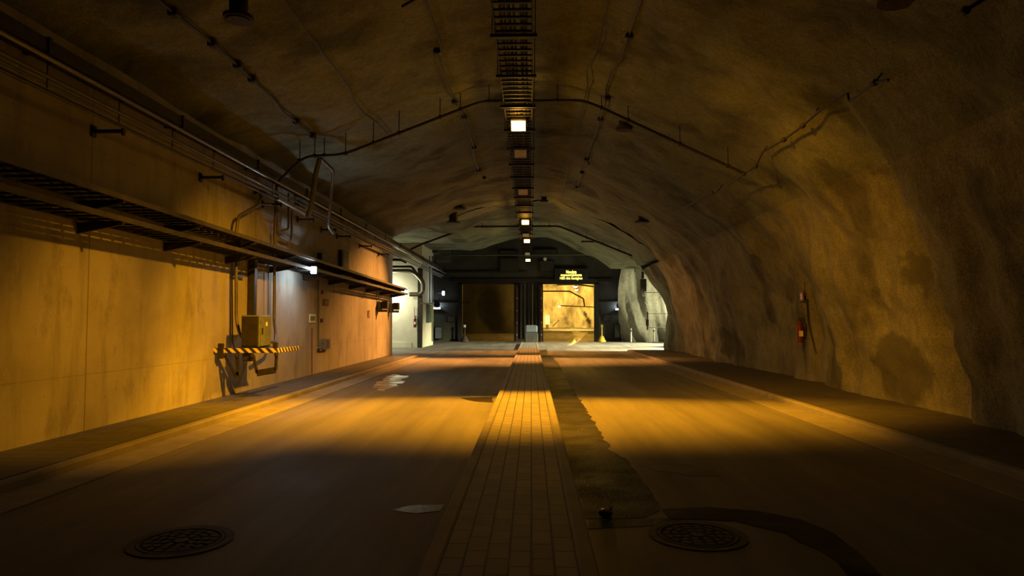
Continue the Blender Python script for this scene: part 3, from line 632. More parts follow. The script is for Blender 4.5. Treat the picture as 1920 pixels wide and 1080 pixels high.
for k, (zo, r, m, lb) in enumerate(((zz(205, 205, -5.6), .026, 'pipe', 'upper thin conduit below the shiny steel pipe on the left wall'),
                                 (zz(205, 213, -5.6), .018, 'pipe', 'middle thin conduit below the shiny steel pipe on the left wall'),
                                 (zz(207, 226, -5.7), .022, 'pipe', 'lowest thin conduit resting on the upper wall brackets'))):
    run('conduit', [-5.55, -5.62, -5.72][k], zo, r, 4, 43, M[m], lb, 'conduit', 'conduits along the top of the left wall', wob=.004)
for i in range(14):
    y = 6.25 + 1.38 * i
    h = MB().cyl((-5.60, y, 4.71), (-5.60, y, 4.28), .007, 6).cyl((-5.55, y - .03, p1.data.vertices[0].co.z), (-5.55, y + .03, p1.data.vertices[0].co.z), .045, 10)
    tag(h.build('pipe_hanger', M['dark_metal']), 'thin rod hanging from the dark duct and holding the pipes below it', 'pipe hanger', 'pipe hangers under the left duct')
wb_l = ['nearest short bracket sticking out of the upper left wall', 'second short bracket on the upper left wall, over the lamp-lit concrete', 'bracket on the upper left wall beside the bent pipe cluster',
        'bracket on the upper left wall just beyond the looped pipes', 'bracket on the upper left wall above the two dark hanging boxes', 'bracket on the upper left wall above the tall dark box',
        'bracket on the upper left wall close to the corner', 'last bracket on the upper left wall at the corner']
for lb, y in zip(wb_l, [9.15, 12.2, 15.1, 17.4, 19.4, 21.0, 23.8, 26.8]):
    z = 4.20
    t = thing('wall_bracket', lb, 'bracket', (WX, y, z), 'short brackets on the upper left wall')
    MB().box((WX + .012, y, z), (.024, .10, .16)).build('base_plate', M['dark_metal'], t)
    MB().box((WX + .23, y, z), (.42, .045, .045)).build('arm', M['dark_metal'], t)
    MB().box((WX + .43, y, z - .01), (.03, .05, .10)).build('end_stop', M['dark_metal'], t)

# pipes around the arch
def arch(pts, Y, r, m, label, rods, bend=.25):
    P = [atY(x, y, Y) for x, y in pts]; t = thing('arched_pipe', label, 'pipe', P[0])
    MB().tube(P, r, 10, bend).build('pipe_body', m, t)
    for x in rods:
        for a, b in zip(pts, pts[1:]):
            if min(a[0], b[0]) <= x <= max(a[0], b[0]):
                f = (x - a[0]) / (b[0] - a[0] or 1); q = atY(x, a[1] + (b[1] - a[1]) * f, Y)
                if q.x < -6.0 or q.x > 5: break
                MB().cyl(q, (q.x, Y, max(q.z + .05, rockz(q.x, min(Y, 41)).z + .05)), .010, 6).build('hanger_rod', M['dark_metal'], t)
                MB().cyl(q + Vector((-.03, 0, 0)), q + Vector((.03, 0, 0)), r * 1.5, 10).build('clamp', M['dark_metal'], t); break
    return t
arch([(522, 350), (524, 338), (570, 293), (643, 290), (868, 203), (903, 190), (1093, 188), (1130, 203), (1395, 325)], 14.8, .030, M['dark_metal'],
     'near dark pipe bent to follow the vault, crossing from left to right', [562, 590, 608, 648, 700, 748, 825, 863, 917, 1045, 1128, 1178, 1275, 1365])
arch([(765, 470), (790, 458), (882, 425), (1048, 424), (1205, 488)], 34.2, .05, M['dark_metal'],
     'far dark pipe bent to follow the vault above the end gates', [800, 860, 905, 1030, 1100, 1160])
arch([(1090, 453), (1158, 453), (1225, 491), (1205, 500)], 36.4, .05, M['dark_metal'], 'short bent pipe on the right end of the vault above the hanging black box', [1120])

# pipe cluster on the left wall
def pipe(name, pts, r, m, label, cat='pipe', bend=.12, group=None): return tag(MB().tube(pts, r, 10, bend).build(name, M[m]), label, cat, group)
A = lambda x, y, X=-5.85: atX(x, y, X)
pipe('bent_pipe', [A(492, 362), A(484, 385), A(447, 405), A(443, 437), A(443, 600), A(451, 632, -5.7), A(470, 641, -5.5)], .032, 'pipe', 'grey pipe bending down the left wall through the trays into the cabinet side')
pipe('thick_pipe', [atY(600, 296, 14.9), atY(592, 325, 15.0), atY(584, 385, 15.2), atY(577, 405, 15.4)], .055, 'pipe', 'thick pipe dropping from the near arched pipe behind the duct')
pipe('slim_pipe', [atY(602, 297, 14.9), atY(626, 320, 15.4), atY(622, 350, 15.8), atY(616, 425, 16.4), atY(625, 437, 16.8)], .038, 'pipe', 'slimmer bent pipe dropping beside the thick pipe at the left end of the arch')
pipe('vertical_pipe', [A(519, 338), A(516, 420), A(514, 600), A(517, 625, -5.7), A(516, 641, -5.6), A(500, 641, -5.4)], .034, 'pipe', 'grey pipe running down the wall right of the cabinet and hooking into it')
pipe('looped_pipe', [A(521, 360), A(520, 440), A(546, 452), A(547, 395)], .022, 'pipe', 'outer thin pipe loop above the trays on the left wall')
pipe('looped_pipe', [A(541, 362), A(541, 430), A(528, 432)], .026, 'pipe', 'inner thin pipe hook inside the pipe loop above the trays')
pipe('horizontal_pipe', [A(484, 382), A(520, 384)], .028, 'dark_metal', 'short dark horizontal pipe joining the bent pipe to the vertical pipe', bend=0)
pipe('slanted_pipe', [atX(520, 372, -5.5), atX(578, 405, -5.5)], .035, 'shiny', 'pale slanted pipe joining the foot of the thick pipe', bend=0)
pipe('thin_conduit', [A(435, 490, -6.0), A(436, 640, -6.0), A(441, 655, -5.9)], .013, 'pipe', 'thin conduit left of the cabinet below the trays', 'conduit')
pipe('thin_conduit', [A(503, 490, -6.0), A(503, 600, -6.0), A(503, 655, -5.9)], .012, 'pipe', 'thin conduit right of the cabinet below the trays', 'conduit')
pipe('wall_conduit', [A(597, 525, -6.02), A(597, 650, -6.02)], .018, 'pipe', 'vertical conduit on the wall leading to the small switch box', 'conduit')
pipe('red_rod', [A(585, 615, -6.02), A(585, 706, -6.02)], .014, 'rust', 'thin rusty red vertical rod on the left wall below the square sign', 'rod')
p = atX(475, 500, -5.95); q = atX(475, 592, -5.95)
tag(MB().box((-5.96, p.y, (p.z + q.z) / 2 + .12), (.14, .13, abs(p.z - q.z) + .5)).build('cable_trunking', M['dark_metal']), 'dark vertical cable trunking coming down onto the wall cabinet', 'trunking')
p = atX(436, 516, -6.0)
t = thing('pipe_clamp', 'short horizontal clamp holding the two conduits left of the cabinet', 'clamp', p)
MB().box((-5.97, p.y + .22, p.z), (.05, .55, .03)).build('clamp_bar', M['dark_metal'], t)
t = thing('valve_group', 'dark valve cluster on the wall above the bent grey pipe', 'valve', A(490, 360))
MB().box(A(488, 362), (.14, .22, .1), bev=.02).build('valve_body', M['dark_metal'], t); MB().cyl(A(478, 361), A(500, 361), .045, 12).build('flange', M['dark_metal'], t)
t = thing('junction_box', 'small dark junction box beside the pipe loop above the trays', 'junction box', A(565, 383))
MB().box(A(563, 384), (.12, .5, .14), bev=.01).build('box_body', M['dark_metal'], t); MB().box(A(563, 384) + Vector((.065, 0, 0)), (.01, .42, .1)).build('box_lid', M['pipe'], t)

# cabinet on its striped guard frame
CY = 12.9
def W(px, py, Y=CY): return atY(px, py, Y)
t = thing('electrical_cabinet', 'grey electrical cabinet standing on the striped frame at the left wall', 'cabinet', W(470, 652))
a, b = W(449, 651), W(485, 591)
MB().box(((a.x + b.x) / 2, CY + .34, (a.z + b.z) / 2), (b.x - a.x, .56, b.z - a.z), bev=.012).build('body', M['cabinet'], t)
MB().box(((a.x + b.x) / 2, CY + .045, (a.z + b.z) / 2), (b.x - a.x - .04, .03, b.z - a.z - .05), bev=.008).build('front_cover', M['dark_metal'], t)
MB().box((b.x + .008, CY + .34, (a.z + b.z) / 2), (.016, .5, b.z - a.z - .04), bev=.004).build('door', M['cabinet'], t)
s_ = W(493, 607, CY + .2); MB().cyl((b.x + .014, CY + .36, b.z - .17), (b.x + .02, CY + .36, b.z - .17), .045, 16).build('sticker', M['label_white'], t)
MB().box((b.x + .025, CY + .14, (a.z + b.z) / 2), (.02, .03, .12)).build('handle', M['black'], t)
t = thing('guard_frame', 'yellow and black striped steel frame under the wall cabinet', 'guard frame', W(415, 660))
zb0 = W(470, 657.5).z; xl = -6.06; xr = W(520, 658).x
MB().box(((xl + xr) / 2, CY, zb0), (xr - xl, .05, .09), bev=.006).build('front_bar', M['striped'], t)
MB().box((xr - .025, CY + .62, zb0), (.05, 1.2, .09), bev=.006).build('side_bar', M['striped'], t)
p = W(415, 658); MB().box((p.x, CY - .02, p.z), (.11, .05, .29), bev=.01).build('mounting_plate', M['dark_metal'], t)
MB().box(((a.x + b.x) / 2, CY + .35, zb0 + .05), (b.x - a.x + .08, .62, .012)).build('shelf_plate', M['dark_metal'], t)
for x, y, wd, hh in ((515, 648, .09, .12), (471, 655, .0, 0)):
    if wd: p = W(x, y); MB().box((p.x, CY + .04, p.z), (wd, .06, hh), bev=.01).build('post_clamp', M['dark_metal'], t)
for x, y in ((420, 665), (444, 667), (473, 667), (518, 664)): p = W(x, y); MB().box(p, (.06, .08, .07), bev=.012).build('bolt_block', M['dark_metal'], t)
p = W(460, 670); MB().box(p + Vector((0, .12, 0)), (.16, .14, .16), bev=.01).build('under_box', M['dark_metal'], t)
def flat_band(pts, wds):      # flat dark band following the given points, below the bar
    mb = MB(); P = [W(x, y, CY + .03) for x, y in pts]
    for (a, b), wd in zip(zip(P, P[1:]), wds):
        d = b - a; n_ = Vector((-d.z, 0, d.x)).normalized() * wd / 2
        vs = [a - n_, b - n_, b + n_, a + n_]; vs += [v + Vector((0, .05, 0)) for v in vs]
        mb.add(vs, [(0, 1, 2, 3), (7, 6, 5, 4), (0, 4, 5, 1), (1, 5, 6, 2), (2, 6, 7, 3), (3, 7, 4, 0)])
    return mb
flat_band([(421, 665), (440, 703), (447, 704), (447, 704)], [.06, .12, .01]).build('dark_band', M['dark_metal'], t)
flat_band([(443, 665), (446, 704)], [.05]).build('dark_band', M['dark_metal'], t)
flat_band([(474, 666), (481, 700), (516, 694), (518, 662)], [.045, .12, .045]).build('dark_band', M['dark_metal'], t)

# small things on the left wall
def boxy(name, px, py, wpx, hpx, m, label, cat, X=WX, dep=.08, group=None, extra=None):
    """a flat box on the left wall (faces +X), measured on the wall"""
    a = atX(px - wpx / 2, py, X); b = atX(px + wpx / 2, py, X); top = atX(px, py - hpx / 2, X).z; bot = atX(px, py + hpx / 2, X).z
    t = thing(name, label, cat, (X, (a.y + b.y) / 2, bot), group)
    c_ = ((X + dep / 2), (a.y + b.y) / 2, (top + bot) / 2)
    MB().box(c_, (dep, abs(b.y - a.y), top - bot), bev=min(.008, dep / 4)).build('box_body' if dep > .03 else 'panel', M[m], t)
    if extra: MB().box((X + dep + .004, c_[1], c_[2] + extra[2] * (top - bot)), (.008, abs(b.y - a.y) * extra[0], (top - bot) * extra[1])).build(extra[3], M[extra[4]], t)
    return t
boxy('wall_box', 601, 483, 12, 14, 'dark_metal', 'dark hanging box on the upper left wall, left of the tall one', 'box', dep=.12, extra=(.8, .8, 0, 'cover', 'black'))
boxy('wall_box', 641, 487, 13, 32, 'dark_metal', 'tall dark box on the upper left wall above the tray', 'box', dep=.12, extra=(.7, .8, 0, 'cover', 'black'))
boxy('warning_sign', 610, 567, 11, 12, 'rust', 'small square red-brown sign on the left wall beside the conduit', 'sign', dep=.02, extra=(.6, .5, 0, 'sign_face', 'black'))
boxy('green_sign', 585, 597, 11, 16, 'label_white', 'small square sign with dark print above the rusty red rod', 'sign', dep=.02, extra=(.75, .55, 0, 'sign_face', 'sign_green'))
boxy('switch_box', 607, 645, 11, 20, 'cabinet', 'small grey switch box with black window low on the left wall', 'switch box', dep=.12, extra=(.5, .75, 0, 'window', 'black'))
boxy('push_button', 602, 601, 3, 7, 'black', 'tiny black button on the left wall above the switch box', 'button', dep=.05, extra=(.5, .3, 0, 'button_cap', 'red'))
boxy('junction_box', 598, 656, 7, 6, 'dark_metal', 'tiny junction box at the foot of the wall conduit', 'junction box', dep=.06, extra=(.7, .6, 0, 'cover', 'pipe'))
p = atX(603, 548, WX); t = thing('alarm_bell', 'small round dark red alarm on the left wall above the square sign', 'alarm', p)
MB().cyl(p, p + Vector((.05, 0, 0)), .06, 16).build('bell', M['red'], t); MB().cyl(p + Vector((.05, 0, 0)), p + Vector((.07, 0, 0)), .02, 10).build('bell_cap', M['black'], t)
boxy('plate', 691, 589, 4, 14, 'rust', 'narrow faded plate on the left wall near the corner', 'plate', dep=.015, extra=(.6, .7, 0, 'plate_face', 'concrete'))
def camera_box(px, py, label, X=WX):
    p = atX(px, py, X); t = thing('security_camera', label, 'camera', p, 'camera housings near the left corner')
    MB().box(p + Vector((.08, 0, 0)), (.16, .3, .42), bev=.03).build('mount', M['cabinet'], t)
    MB().box(p + Vector((.26, 0, -.16)), (.3, .12, .10)).build('arm', M['cabinet'], t)
    MB().box(p + Vector((.30, .0, .06)), (.24, .26, .30), bev=.02).build('housing', M['black'], t)
    MB().cyl(p + Vector((.30, -.13, .06)), p + Vector((.30, -.15, .06)), .08, 14).build('lens', M['gate'], t)
camera_box(708, 575, 'black camera housing on a grey mount on the left wall before the corner')
camera_box(730, 577, 'black camera housing at the very corner of the left wall', X=WX + .02)
pipe('thin_conduit', [A(706, 545, -6.0), A(706, 568, -6.0)], .014, 'pipe', 'short conduit from the trays to the camera housing', 'conduit')

# emergency lights
def em_light(px, py, Y, w_, h_, label, energy, arm=.35):
    p = atY(px, py, Y) + Vector((.06, -.1, 0)); t = thing('emergency_light', label, 'lamp', p, 'cool white lamps on the wall trays')
    MB().box(p, (w_, .10, h_), bev=.015).build('diffuser', M['cool_on'], t)
    MB().box(p + Vector((0, .07, 0)), (w_ + .03, .05, h_ + .03), bev=.01).build('housing', M['dark_metal'], t)
    MB().box(p + Vector((-w_ / 2 - arm / 2, .07, .0)), (arm, .04, .04)).build('arm', M['dark_metal'], t)
    lamp('emergency_glow', 'POINT', p + Vector((.0, -.14, 0)), energy, COOL, radius=.06)
em_light(586, 507, 17.0, .13, .18, 'nearest cool white lamp at the edge of the wall trays', 85)
em_light(760, 545, 30.2, .15, .22, 'cool white lamp at the end of the wall trays in front of the pale wall', 12)
em_light(830, 550, 43.0, .15, .27, 'farthest cool white lamp beside the left gate wall', 20)

# pale side wall: duct, extinguisher, cabinet, pipes
AY = lambda x, y, Y=39.0: atY(x, y, Y)
pipe('big_duct', [AY(700, 508), AY(775, 508), AY(793, 528), AY(793, 546), AY(787, 552), AY(768, 552)], .13, 'shiny', 'fat curved pipe on the pale side wall', 'pipe', bend=.35)
pipe('upper_pipe', [AY(700, 487), AY(752, 487), AY(762, 492)], .08, 'dark_metal', 'dark horizontal pipe high on the pale side wall')
pipe('upper_pipe', [AY(700, 500, 39.2), AY(772, 500, 39.2), AY(780, 511, 39.2)], .07, 'dark_metal', 'dark horizontal pipe just above the fat curved pipe')
for k, (x, y0, y1, r, lb) in enumerate(((806, 480, 600, .04, 'left slim vertical pipe at the pale pier'), (811, 480, 640, .05, 'right slim vertical pipe at the edge of the pale pier'))):
    pipe('pier_pipe', [atX(x, y0, -6.25), atX(x, y1, -6.25)], r, 'pipe', lb)
tag(MB().box((-6.42, 39.3, 2.3), (.26, .24, 4.6), bev=.01).build('corner_column', M['dark_metal']), 'dark steel column on the corner of the pale side wall', 'column')
t = thing('green_cabinet', 'tall green grey cabinet on the pale pier beside the gates', 'cabinet', (-6.2, 42.2, 1))
MB().box((-6.24, 41.9, 2.0), (.2, 1.8, 1.1), bev=.02).build('body', M['cabinet'], t); MB().box((-6.13, 41.9, 2.0), (.02, 1.6, 1.0)).build('door', M['sign_green'], t)
pipe('cross_pipe', [AY(788, 569), AY(812, 569)], .04, 'pipe', 'short horizontal pipe across the dark corner column', bend=0)
def extinguisher(p, label, face, s=1.0, m='red', post=False):
    t = thing('fire_extinguisher', label, 'fire extinguisher', p); p = Vector(p); mb = MB()
    mb.cyl(p, p + Vector((0, 0, .42 * s)), .075 * s, 16).cyl(p + Vector((0, 0, .42 * s)), p + Vector((0, 0, .50 * s)), .075 * s, 16, .03 * s); mb.build('cylinder', M[m], t)
    MB().cyl(p + Vector((0, 0, .50 * s)), p + Vector((0, 0, .55 * s)), .022 * s, 8).box(p + Vector((.03 * s, 0, .57 * s)), (.12 * s, .03 * s, .03 * s)).build('valve', M['black'], t)
    MB().tube([p + Vector((0, 0, .54 * s)), p + Vector((.11 * s, -.03 * s, .50 * s)), p + Vector((.12 * s, -.05 * s, .3 * s)), p + Vector((.10 * s, -.06 * s, .1 * s))], .013 * s, 6, .05).build('hose', M['black'], t)
    MB().box(p + Vector((0, -.07 * s, .22 * s)), (.09 * s, .02 * s, .13 * s)).build('sticker', M['label_white'], t)
    MB().box(p + Vector(face) * .1 + Vector((0, 0, .3 * s)), (.06, .06, .1)).build('bracket', M['black'], t); return t
p = atY(778, 614, 39.1); extinguisher(p, 'red fire extinguisher on the pale side wall', (0, 1, 0), 1.15)
pipe('thin_cable', [AY(777, 576, 39.35), AY(777, 598, 39.35)], .012, 'cable', 'thin cable above the red extinguisher on the pale wall', 'cable')

# right wall extinguisher and sign
def on_right(px, py, off=.0):
    """the point of the right rock wall seen there"""
    r = ray(px, py); best = None
    for k in range(60, 300):
        X = 5.2 + k * .01; q = EYE + r * (X / r.x)
        s = min((abs(prof(v * .05)[0].y - q.z), v * .05) for v in range(int(L[10] * 20), int(L[-1] * 20)))[1]
        if rock(s, q.y).x <= q.x: return q - Vector((off, 0, 0))
    return q
p = on_right(1511, 643, .14); extinguisher(p, 'dark red fire extinguisher hanging on the right rock wall', (1, 0, 0), 1.05)
p2 = on_right(1508, 556, .06)
t = thing('extinguisher_sign', 'small dark red sign above the extinguisher on the right rock wall', 'sign', p2)
MB().box(p2, (.02, .24, .22)).build('sign_plate', M['red'], t); MB().box(p2 - Vector((.012, 0, 0)), (.008, .08, .14)).build('sign_mark', M['label_white'], t); MB().box(p2 + Vector((.1, 0, 0)), (.2, .04, .04)).build('sign_stud', M['dark_metal'], t)
pipe('hanging_cable', [on_right(1518, 560, .07), on_right(1519, 600, .05), on_right(1523, 620, .05), on_right(1529, 650, .03), on_right(1532, 662, .02)], .018, 'cable', 'dark cable hanging beside the extinguisher on the right rock wall', 'cable')
pipe('thin_cable', [on_right(1511, 530, .04), on_right(1513, 556, .05)], .008, 'cable', 'thin cable above the red sign on the right rock wall', 'cable')

# ------------------------------------------------------------ cables on the vault
def vault_cable(X, Y0, Y1, r, label, dots, kinks=(), drop=.07):
    pts = []; Y = Y0
    while Y <= Y1:
        q = rockz(X + .05 * math.sin(Y * .8), Y); pts.append(q + Vector((0, 0, -drop))); Y += .8
    t = thing('ceiling_cable', label, 'cable', pts[0])
    MB().tube(pts, r, 6).build('cable_run', M['cable'], t)
    for Y in dots:
        q = rockz(X + .05 * math.sin(Y * .8), Y) + Vector((0, 0, -drop)); MB().box(q, (.13, .14, .10), bev=.02).build('clamp', M['black'], t)
    for Y, dx in kinks:
        q = rockz(X, Y) + Vector((0, 0, -drop)); MB().tube([q, q + Vector((dx, .1, -.14))], r * 1.3, 6).build('loose_end', M['cable'], t)
vault_cable(-4.62, 6.2, 14.6, .022, 'dark cable with clamps on the left slope of the vault', [8.5, 9.6, 10.45, 11.0, 13.4, 14.4])
vault_cable(-3.4, 6, 16.5, .014, 'thin cable on the left side of the vault between the two clamped cables', [9.0])
vault_cable(-1.66, 6.5, 24, .018, 'dark cable with clamps just left of the overhead tray', [8.3, 10.1, 12.4, 15.2, 16.5, 19.5, 22.5, 23.8], [(10.1, -.35)])
vault_cable(1.68, 7, 26, .018, 'clamped cable just right of the overhead tray', [9.0, 11.8, 14.6, 16.4, 20.6, 22.4, 25], [(20.6, .1)])
vault_cable(1.22, 8, 30, .011, 'very thin cable between the overhead tray and the clamped cable on the right', [9.5])
def slope_cable():
    px = [(1666, 150), (1640, 155), (1592, 190), (1590, 175), (1540, 205), (1505, 236), (1470, 262), (1430, 285), (1417, 312), (1395, 326), (1340, 366), (1335, 358), (1305, 378), (1258, 402), (1250, 392), (1235, 408)]
    P = [atX(x, y, 4.55) for x, y in px]; P = [Vector((min(q.x, 4.7), q.y, q.z)) for q in P]
    t = thing('ceiling_cable', 'kinked dark cable with clamps running up the right slope of the vault', 'cable', P[0])
    MB().tube(P, .018, 6).build('cable_run', M['cable'], t)
    for x, y in ((1640, 155), (1505, 236), (1417, 312), (1470, 262), (1395, 326)): MB().box(atX(x, y, 4.55), (.08, .10, .08), bev=.02).build('clamp', M['black'], t)
    for x, y in ((1530, 208), (1640, 155), (1430, 285), (1340, 366)):
        q = atX(x, y, 4.55); MB().cyl(q, q + Vector((.35, 0, .45)), .012, 6).build('anchor_rod', M['dark_metal'], t)
slope_cable()
# round fixtures
def disc(px, py, Y, r, label, long=.9, m='iron'):
    if long < .5:
        Y = min((abs(atY(px, py, y * .25).z + long - rockz(atY(px, py, y * .25).x, y * .25).z), y * .25) for y in range(40, 116))[1]
    p = atY(px, py, Y); t = thing('ceiling_fixture', label, 'ceiling fixture', p, 'round fixtures hanging from the vault')
    MB().cyl(p, p + Vector((0, 0, .05)), r, 24).cyl(p - Vector((0, 0, .02)), p, r * .8, 24).build('disc', M[m], t)
    top = rockz(p.x, Y).z + .1
    MB().cyl(p + Vector((0, 0, .05)), (p.x, p.y, max(top, p.z + .2)), r * .62, 20).build('stem', M['black'], t)
disc(447, 37, 8.6, .19, 'round fixture on a thick stem hanging from the left slope of the vault')
disc(1685, 4, 7.6, .22, 'round fixture cut by the top edge over the right slope of the vault')
disc(1170, 243, 17.0, .20, 'flat round fixture behind the near arched pipe, right of the tray', .12)
disc(1205, 417, 27.5, .30, 'small flat round fixture high on the far right of the vault', .12)
disc(850, 418, 27.5, .30, 'small flat round fixture high on the far left of the vault', .12)
disc(862, 392, 25, .28, 'flat round fixture on the left of the vault behind the second tray lamp', .12)
disc(1020, 378, 23.5, .18, 'flat round fixture just right of the overhead tray', .12)
p = atY(1810, 20, 6.5)
t = thing('rock_bolt', 'dark rock bolt sticking out of the vault at the top right', 'rock bolt', p)
MB().cyl(p, p + Vector((.55, 0, .35)), .02, 8).build('bolt_shaft', M['dark_metal'], t); MB().box(p, (.08, .08, .08), bev=.02).build('bolt_plate', M['black'], t)

# ------------------------------------------------------------ things on the end wall
E = lambda x, y, Y=YW - .3: atY(x, y, Y)
def ebox(name, x0, y0, x1, y1, m, label, cat, dep=.2, Y=YW - .15, face=None, group=None):
    a, b = atY(x0, y1, Y - dep / 2), atY(x1, y0, Y - dep / 2)
    t = thing(name, label, cat, ((a.x + b.x) / 2, Y, a.z), group)
    MB().box(((a.x + b.x) / 2, Y, (a.z + b.z) / 2), (b.x - a.x, dep, b.z - a.z), bev=.02).build('panel_body', M[m], t)
    if face: MB().box(((a.x + b.x) / 2, Y - dep / 2 - .01, (a.z + b.z) / 2), ((b.x - a.x) * .85, .02, (b.z - a.z) * .85)).build('panel_face', M[face], t)
    return t
t = thing('message_sign', 'dark message sign with yellow lit letters above the right gateway', 'sign', E(1071, 530))
a, b = E(1040, 528), E(1102, 503)
MB().box(((a.x + b.x) / 2, YW - .25, (a.z + b.z) / 2), (b.x - a.x, .3, b.z - a.z), bev=.02).build('sign_case', M['gate'], t)
for txt, y0, y1, x0, x1 in (('Noudata', 506.6, 513.0, 1061.5, 1081), ('nopeusrajoitusta', 513.2, 519.5, 1051.5, 1091), ('H\u00e5ll r\u00e4tt hastighet', 519.2, 525.4, 1050, 1092)):
    cu = bpy.data.curves.new('text', 'FONT'); cu.body = txt; cu.size = 1; cu.extrude = .01; cu.resolution_u = 3; cu.offset = .012
    to = bpy.data.objects.new('text', cu); col.objects.link(to); bpy.context.view_layer.update()
    me = bpy.data.meshes.new_from_object(to.evaluated_get(bpy.context.evaluated_depsgraph_get())); bpy.data.objects.remove(to)
    xs = [v.co.x for v in me.vertices]; ys_ = [v.co.y for v in me.vertices]; x_, X_, y_, Y_ = min(xs), max(xs), min(ys_), max(ys_)
    P0, P1 = atY(x0, y1, YW - .42), atY(x1, y0, YW - .42)
    for v in me.vertices:
        u = (v.co.x - x_) / (X_ - x_); k = (v.co.y - y_) / (Y_ - y_); z = v.co.z
        v.co = Vector((P0.x + u * (P1.x - P0.x), YW - .42 - z, P0.z + k * (P1.z - P0.z))) - t.location
    me.materials.clear(); me.materials.append(M['led']); me.name = 'text_line'
    o = bpy.data.objects.new('text_line', me); col.objects.link(o); o.parent = t; tag(o, 'lit words ' + txt)
ebox('louvre_panel', 936, 483, 972, 511, 'gate', 'dark square panel above the left gateway beside the pillar', 'panel', face='black')
ebox('louvre_panel', 1011, 488, 1040, 509, 'gate', 'dark square panel above the pillar, left of the lit sign', 'panel', face='black')
ebox('wide_panel', 936, 469, 972, 477, 'gate', 'flat dark panel above the cable, left of the farthest lamp', 'panel', face='black')
ebox('wide_panel', 1000, 467, 1046, 476, 'gate', 'flat dark panel above the cable, right of the farthest lamp', 'panel', face='black')
pipe('span_pipe', [E(812, 479, 46), E(1160, 477, 46)], .045, 'pipe', 'thin pale pipe spanning high across in front of the end wall', bend=0)
t = thing('spotlight', 'small round spotlight hanging over the right gateway below the span pipe', 'spotlight', E(1022, 486, 46))
MB().cyl(E(1022, 486, 46), E(1022, 486, 46.25), .12, 14).build('spot_head', M['label_white'], t); MB().cyl(E(1022, 486, 46.1), E(1022, 478, 46.1), .02, 6).build('spot_stem', M['dark_metal'], t)
for k, x in enumerate((976, 984, 991, 998, 1005)):
    pts = [E(x, 532, YW - .1), E(x, 634, YW - .1)]
    pipe('pillar_pipe', pts, .06 if k % 2 else .09, 'pipe' if k % 2 else 'dark_metal', 'vertical pipe on the pillar between the two gateways', 'pipe', bend=0, group='pipes on the gate pillar')
a, b = atZ(985, 639), atY(1008, 606, 47.0)
t = thing('barrier_block', 'dark concrete block with pale top at the foot of the gate pillar', 'barrier', (a.x, 47, 0))
xa, xb = atY(984, 600, 47).x, atY(1009, 600, 47).x
MB().box(((xa + xb) / 2, 47.3, .36), (xb - xa, .7, .72), bev=.05).build('block', M['endwall'], t); MB().box(((xa + xb) / 2, 47.3, .98), (xb - xa - .08, .6, .52), bev=.08).build('top_block', M['cabinet'], t)
def marker_post(px, label, x=None):
    p = atY(px, 600, YW - .45); t = thing('gate_marker', label, 'marker post', (p.x, YW - .45, 0), 'striped marker posts beside the gateways')
    MB().box((p.x, YW - .45, 2.0), (.07, .07, 4.0)).build('post', M['rust'], t)
    for k in range(4): MB().box((p.x, YW - .49, .5 + k * .9), (.04, .01, .10)).build('reflector', M['label_white'], t)
marker_post(969.5, 'red and white marker post right of the left gateway'); marker_post(1015, 'red and white marker post left of the right gateway')
def beacon(px, py, label, m):
    c = atZ(px, py); c = Vector((c.x, min(c.y, 50.0), 0)); t = thing('beacon', label, 'beacon', c)
    MB().cyl(c, c + Vector((0, 0, .12)), .30, 16).cyl(c + Vector((0, 0, .12)), c + Vector((0, 0, .42)), .26, 16, .12).build('base', M[m], t)
    MB().cyl(c + Vector((0, 0, .4)), c + Vector((0, 0, 1.25)), .05, 10).build('pole', M[m], t)
    MB().box(c + Vector((0, 0, 1.15)), (.16, .10, .2), bev=.02).build('head', M['label_white'] if m != 'yellow' else M['yellow'], t)
beacon(1128, 641, 'yellow plastic marker with a short pole right of the right gateway', 'yellow'); beacon(874, 640, 'dark bollard with pale cap at the left edge of the left gateway', 'iron')
# round discs with light
def mirror_light(px, py, lp, label, Y=YW - .5, en=14):
    p = atY(px, py, Y); t = thing('round_mirror', label, 'mirror', p, 'round dark mirrors in front of cool lamps on the end wall')
    MB().cyl(p, p + Vector((0, .05, 0)), .24, 24).build('disc', M['black'], t); MB().cyl(p + Vector((0, .03, 0)), p + Vector((0, .4, 0)), .03, 8).build('arm', M['dark_metal'], t)
    q = atY(px + lp, py + 7, YW - .12); t2 = thing('strip_light', label.replace('round dark mirror', 'cool white strip lamp').replace('in front of its lamp', 'behind the round mirror'), 'lamp', q, 'cool strip lamps on the end wall')
    MB().box(q, (.55, .10, .10), bev=.02).build('diffuser', M['cool_on'], t2); MB().box(q + Vector((0, .0, -.10)), (.75, .22, .05), bev=.01).build('shade_plate', M['dark_metal'], t2)
    lamp('strip_glow', 'AREA', q + Vector((0, -.1, .02)), en, COOL, aim=q + Vector((0, 1, 1.2)), size=(.5, .1))
    lamp('strip_glow', 'POINT', q + Vector((0, -.25, .1)), en * .8, COOL, radius=.05)
mirror_light(819, 571, 0, 'round dark mirror on the left end wall in front of its lamp'); mirror_light(1162, 573, -1, 'round dark mirror on the right end wall in front of its lamp')
ebox('wall_cabinet', 815, 612, 829, 636, 'gate', 'dark low cabinet at the foot of the end wall left of the gateways', 'cabinet', dep=.3, Y=YW - .25, face='cabinet')
ebox('small_board', 838, 592, 852, 604, 'gate', 'small dark board on the end wall between mirror and left gateway', 'board', dep=.06, Y=YW - .08, face='endwall')
ebox('small_board', 1131, 590, 1145, 602, 'gate', 'small dark board on the end wall right of the right gateway', 'board', dep=.06, Y=YW - .08, face='endwall')
ebox('wall_cabinet', 1152, 608, 1163, 634, 'gate', 'dark low cabinet on the end wall beside the pale rock', 'cabinet', dep=.3, Y=YW - .25, face='black')
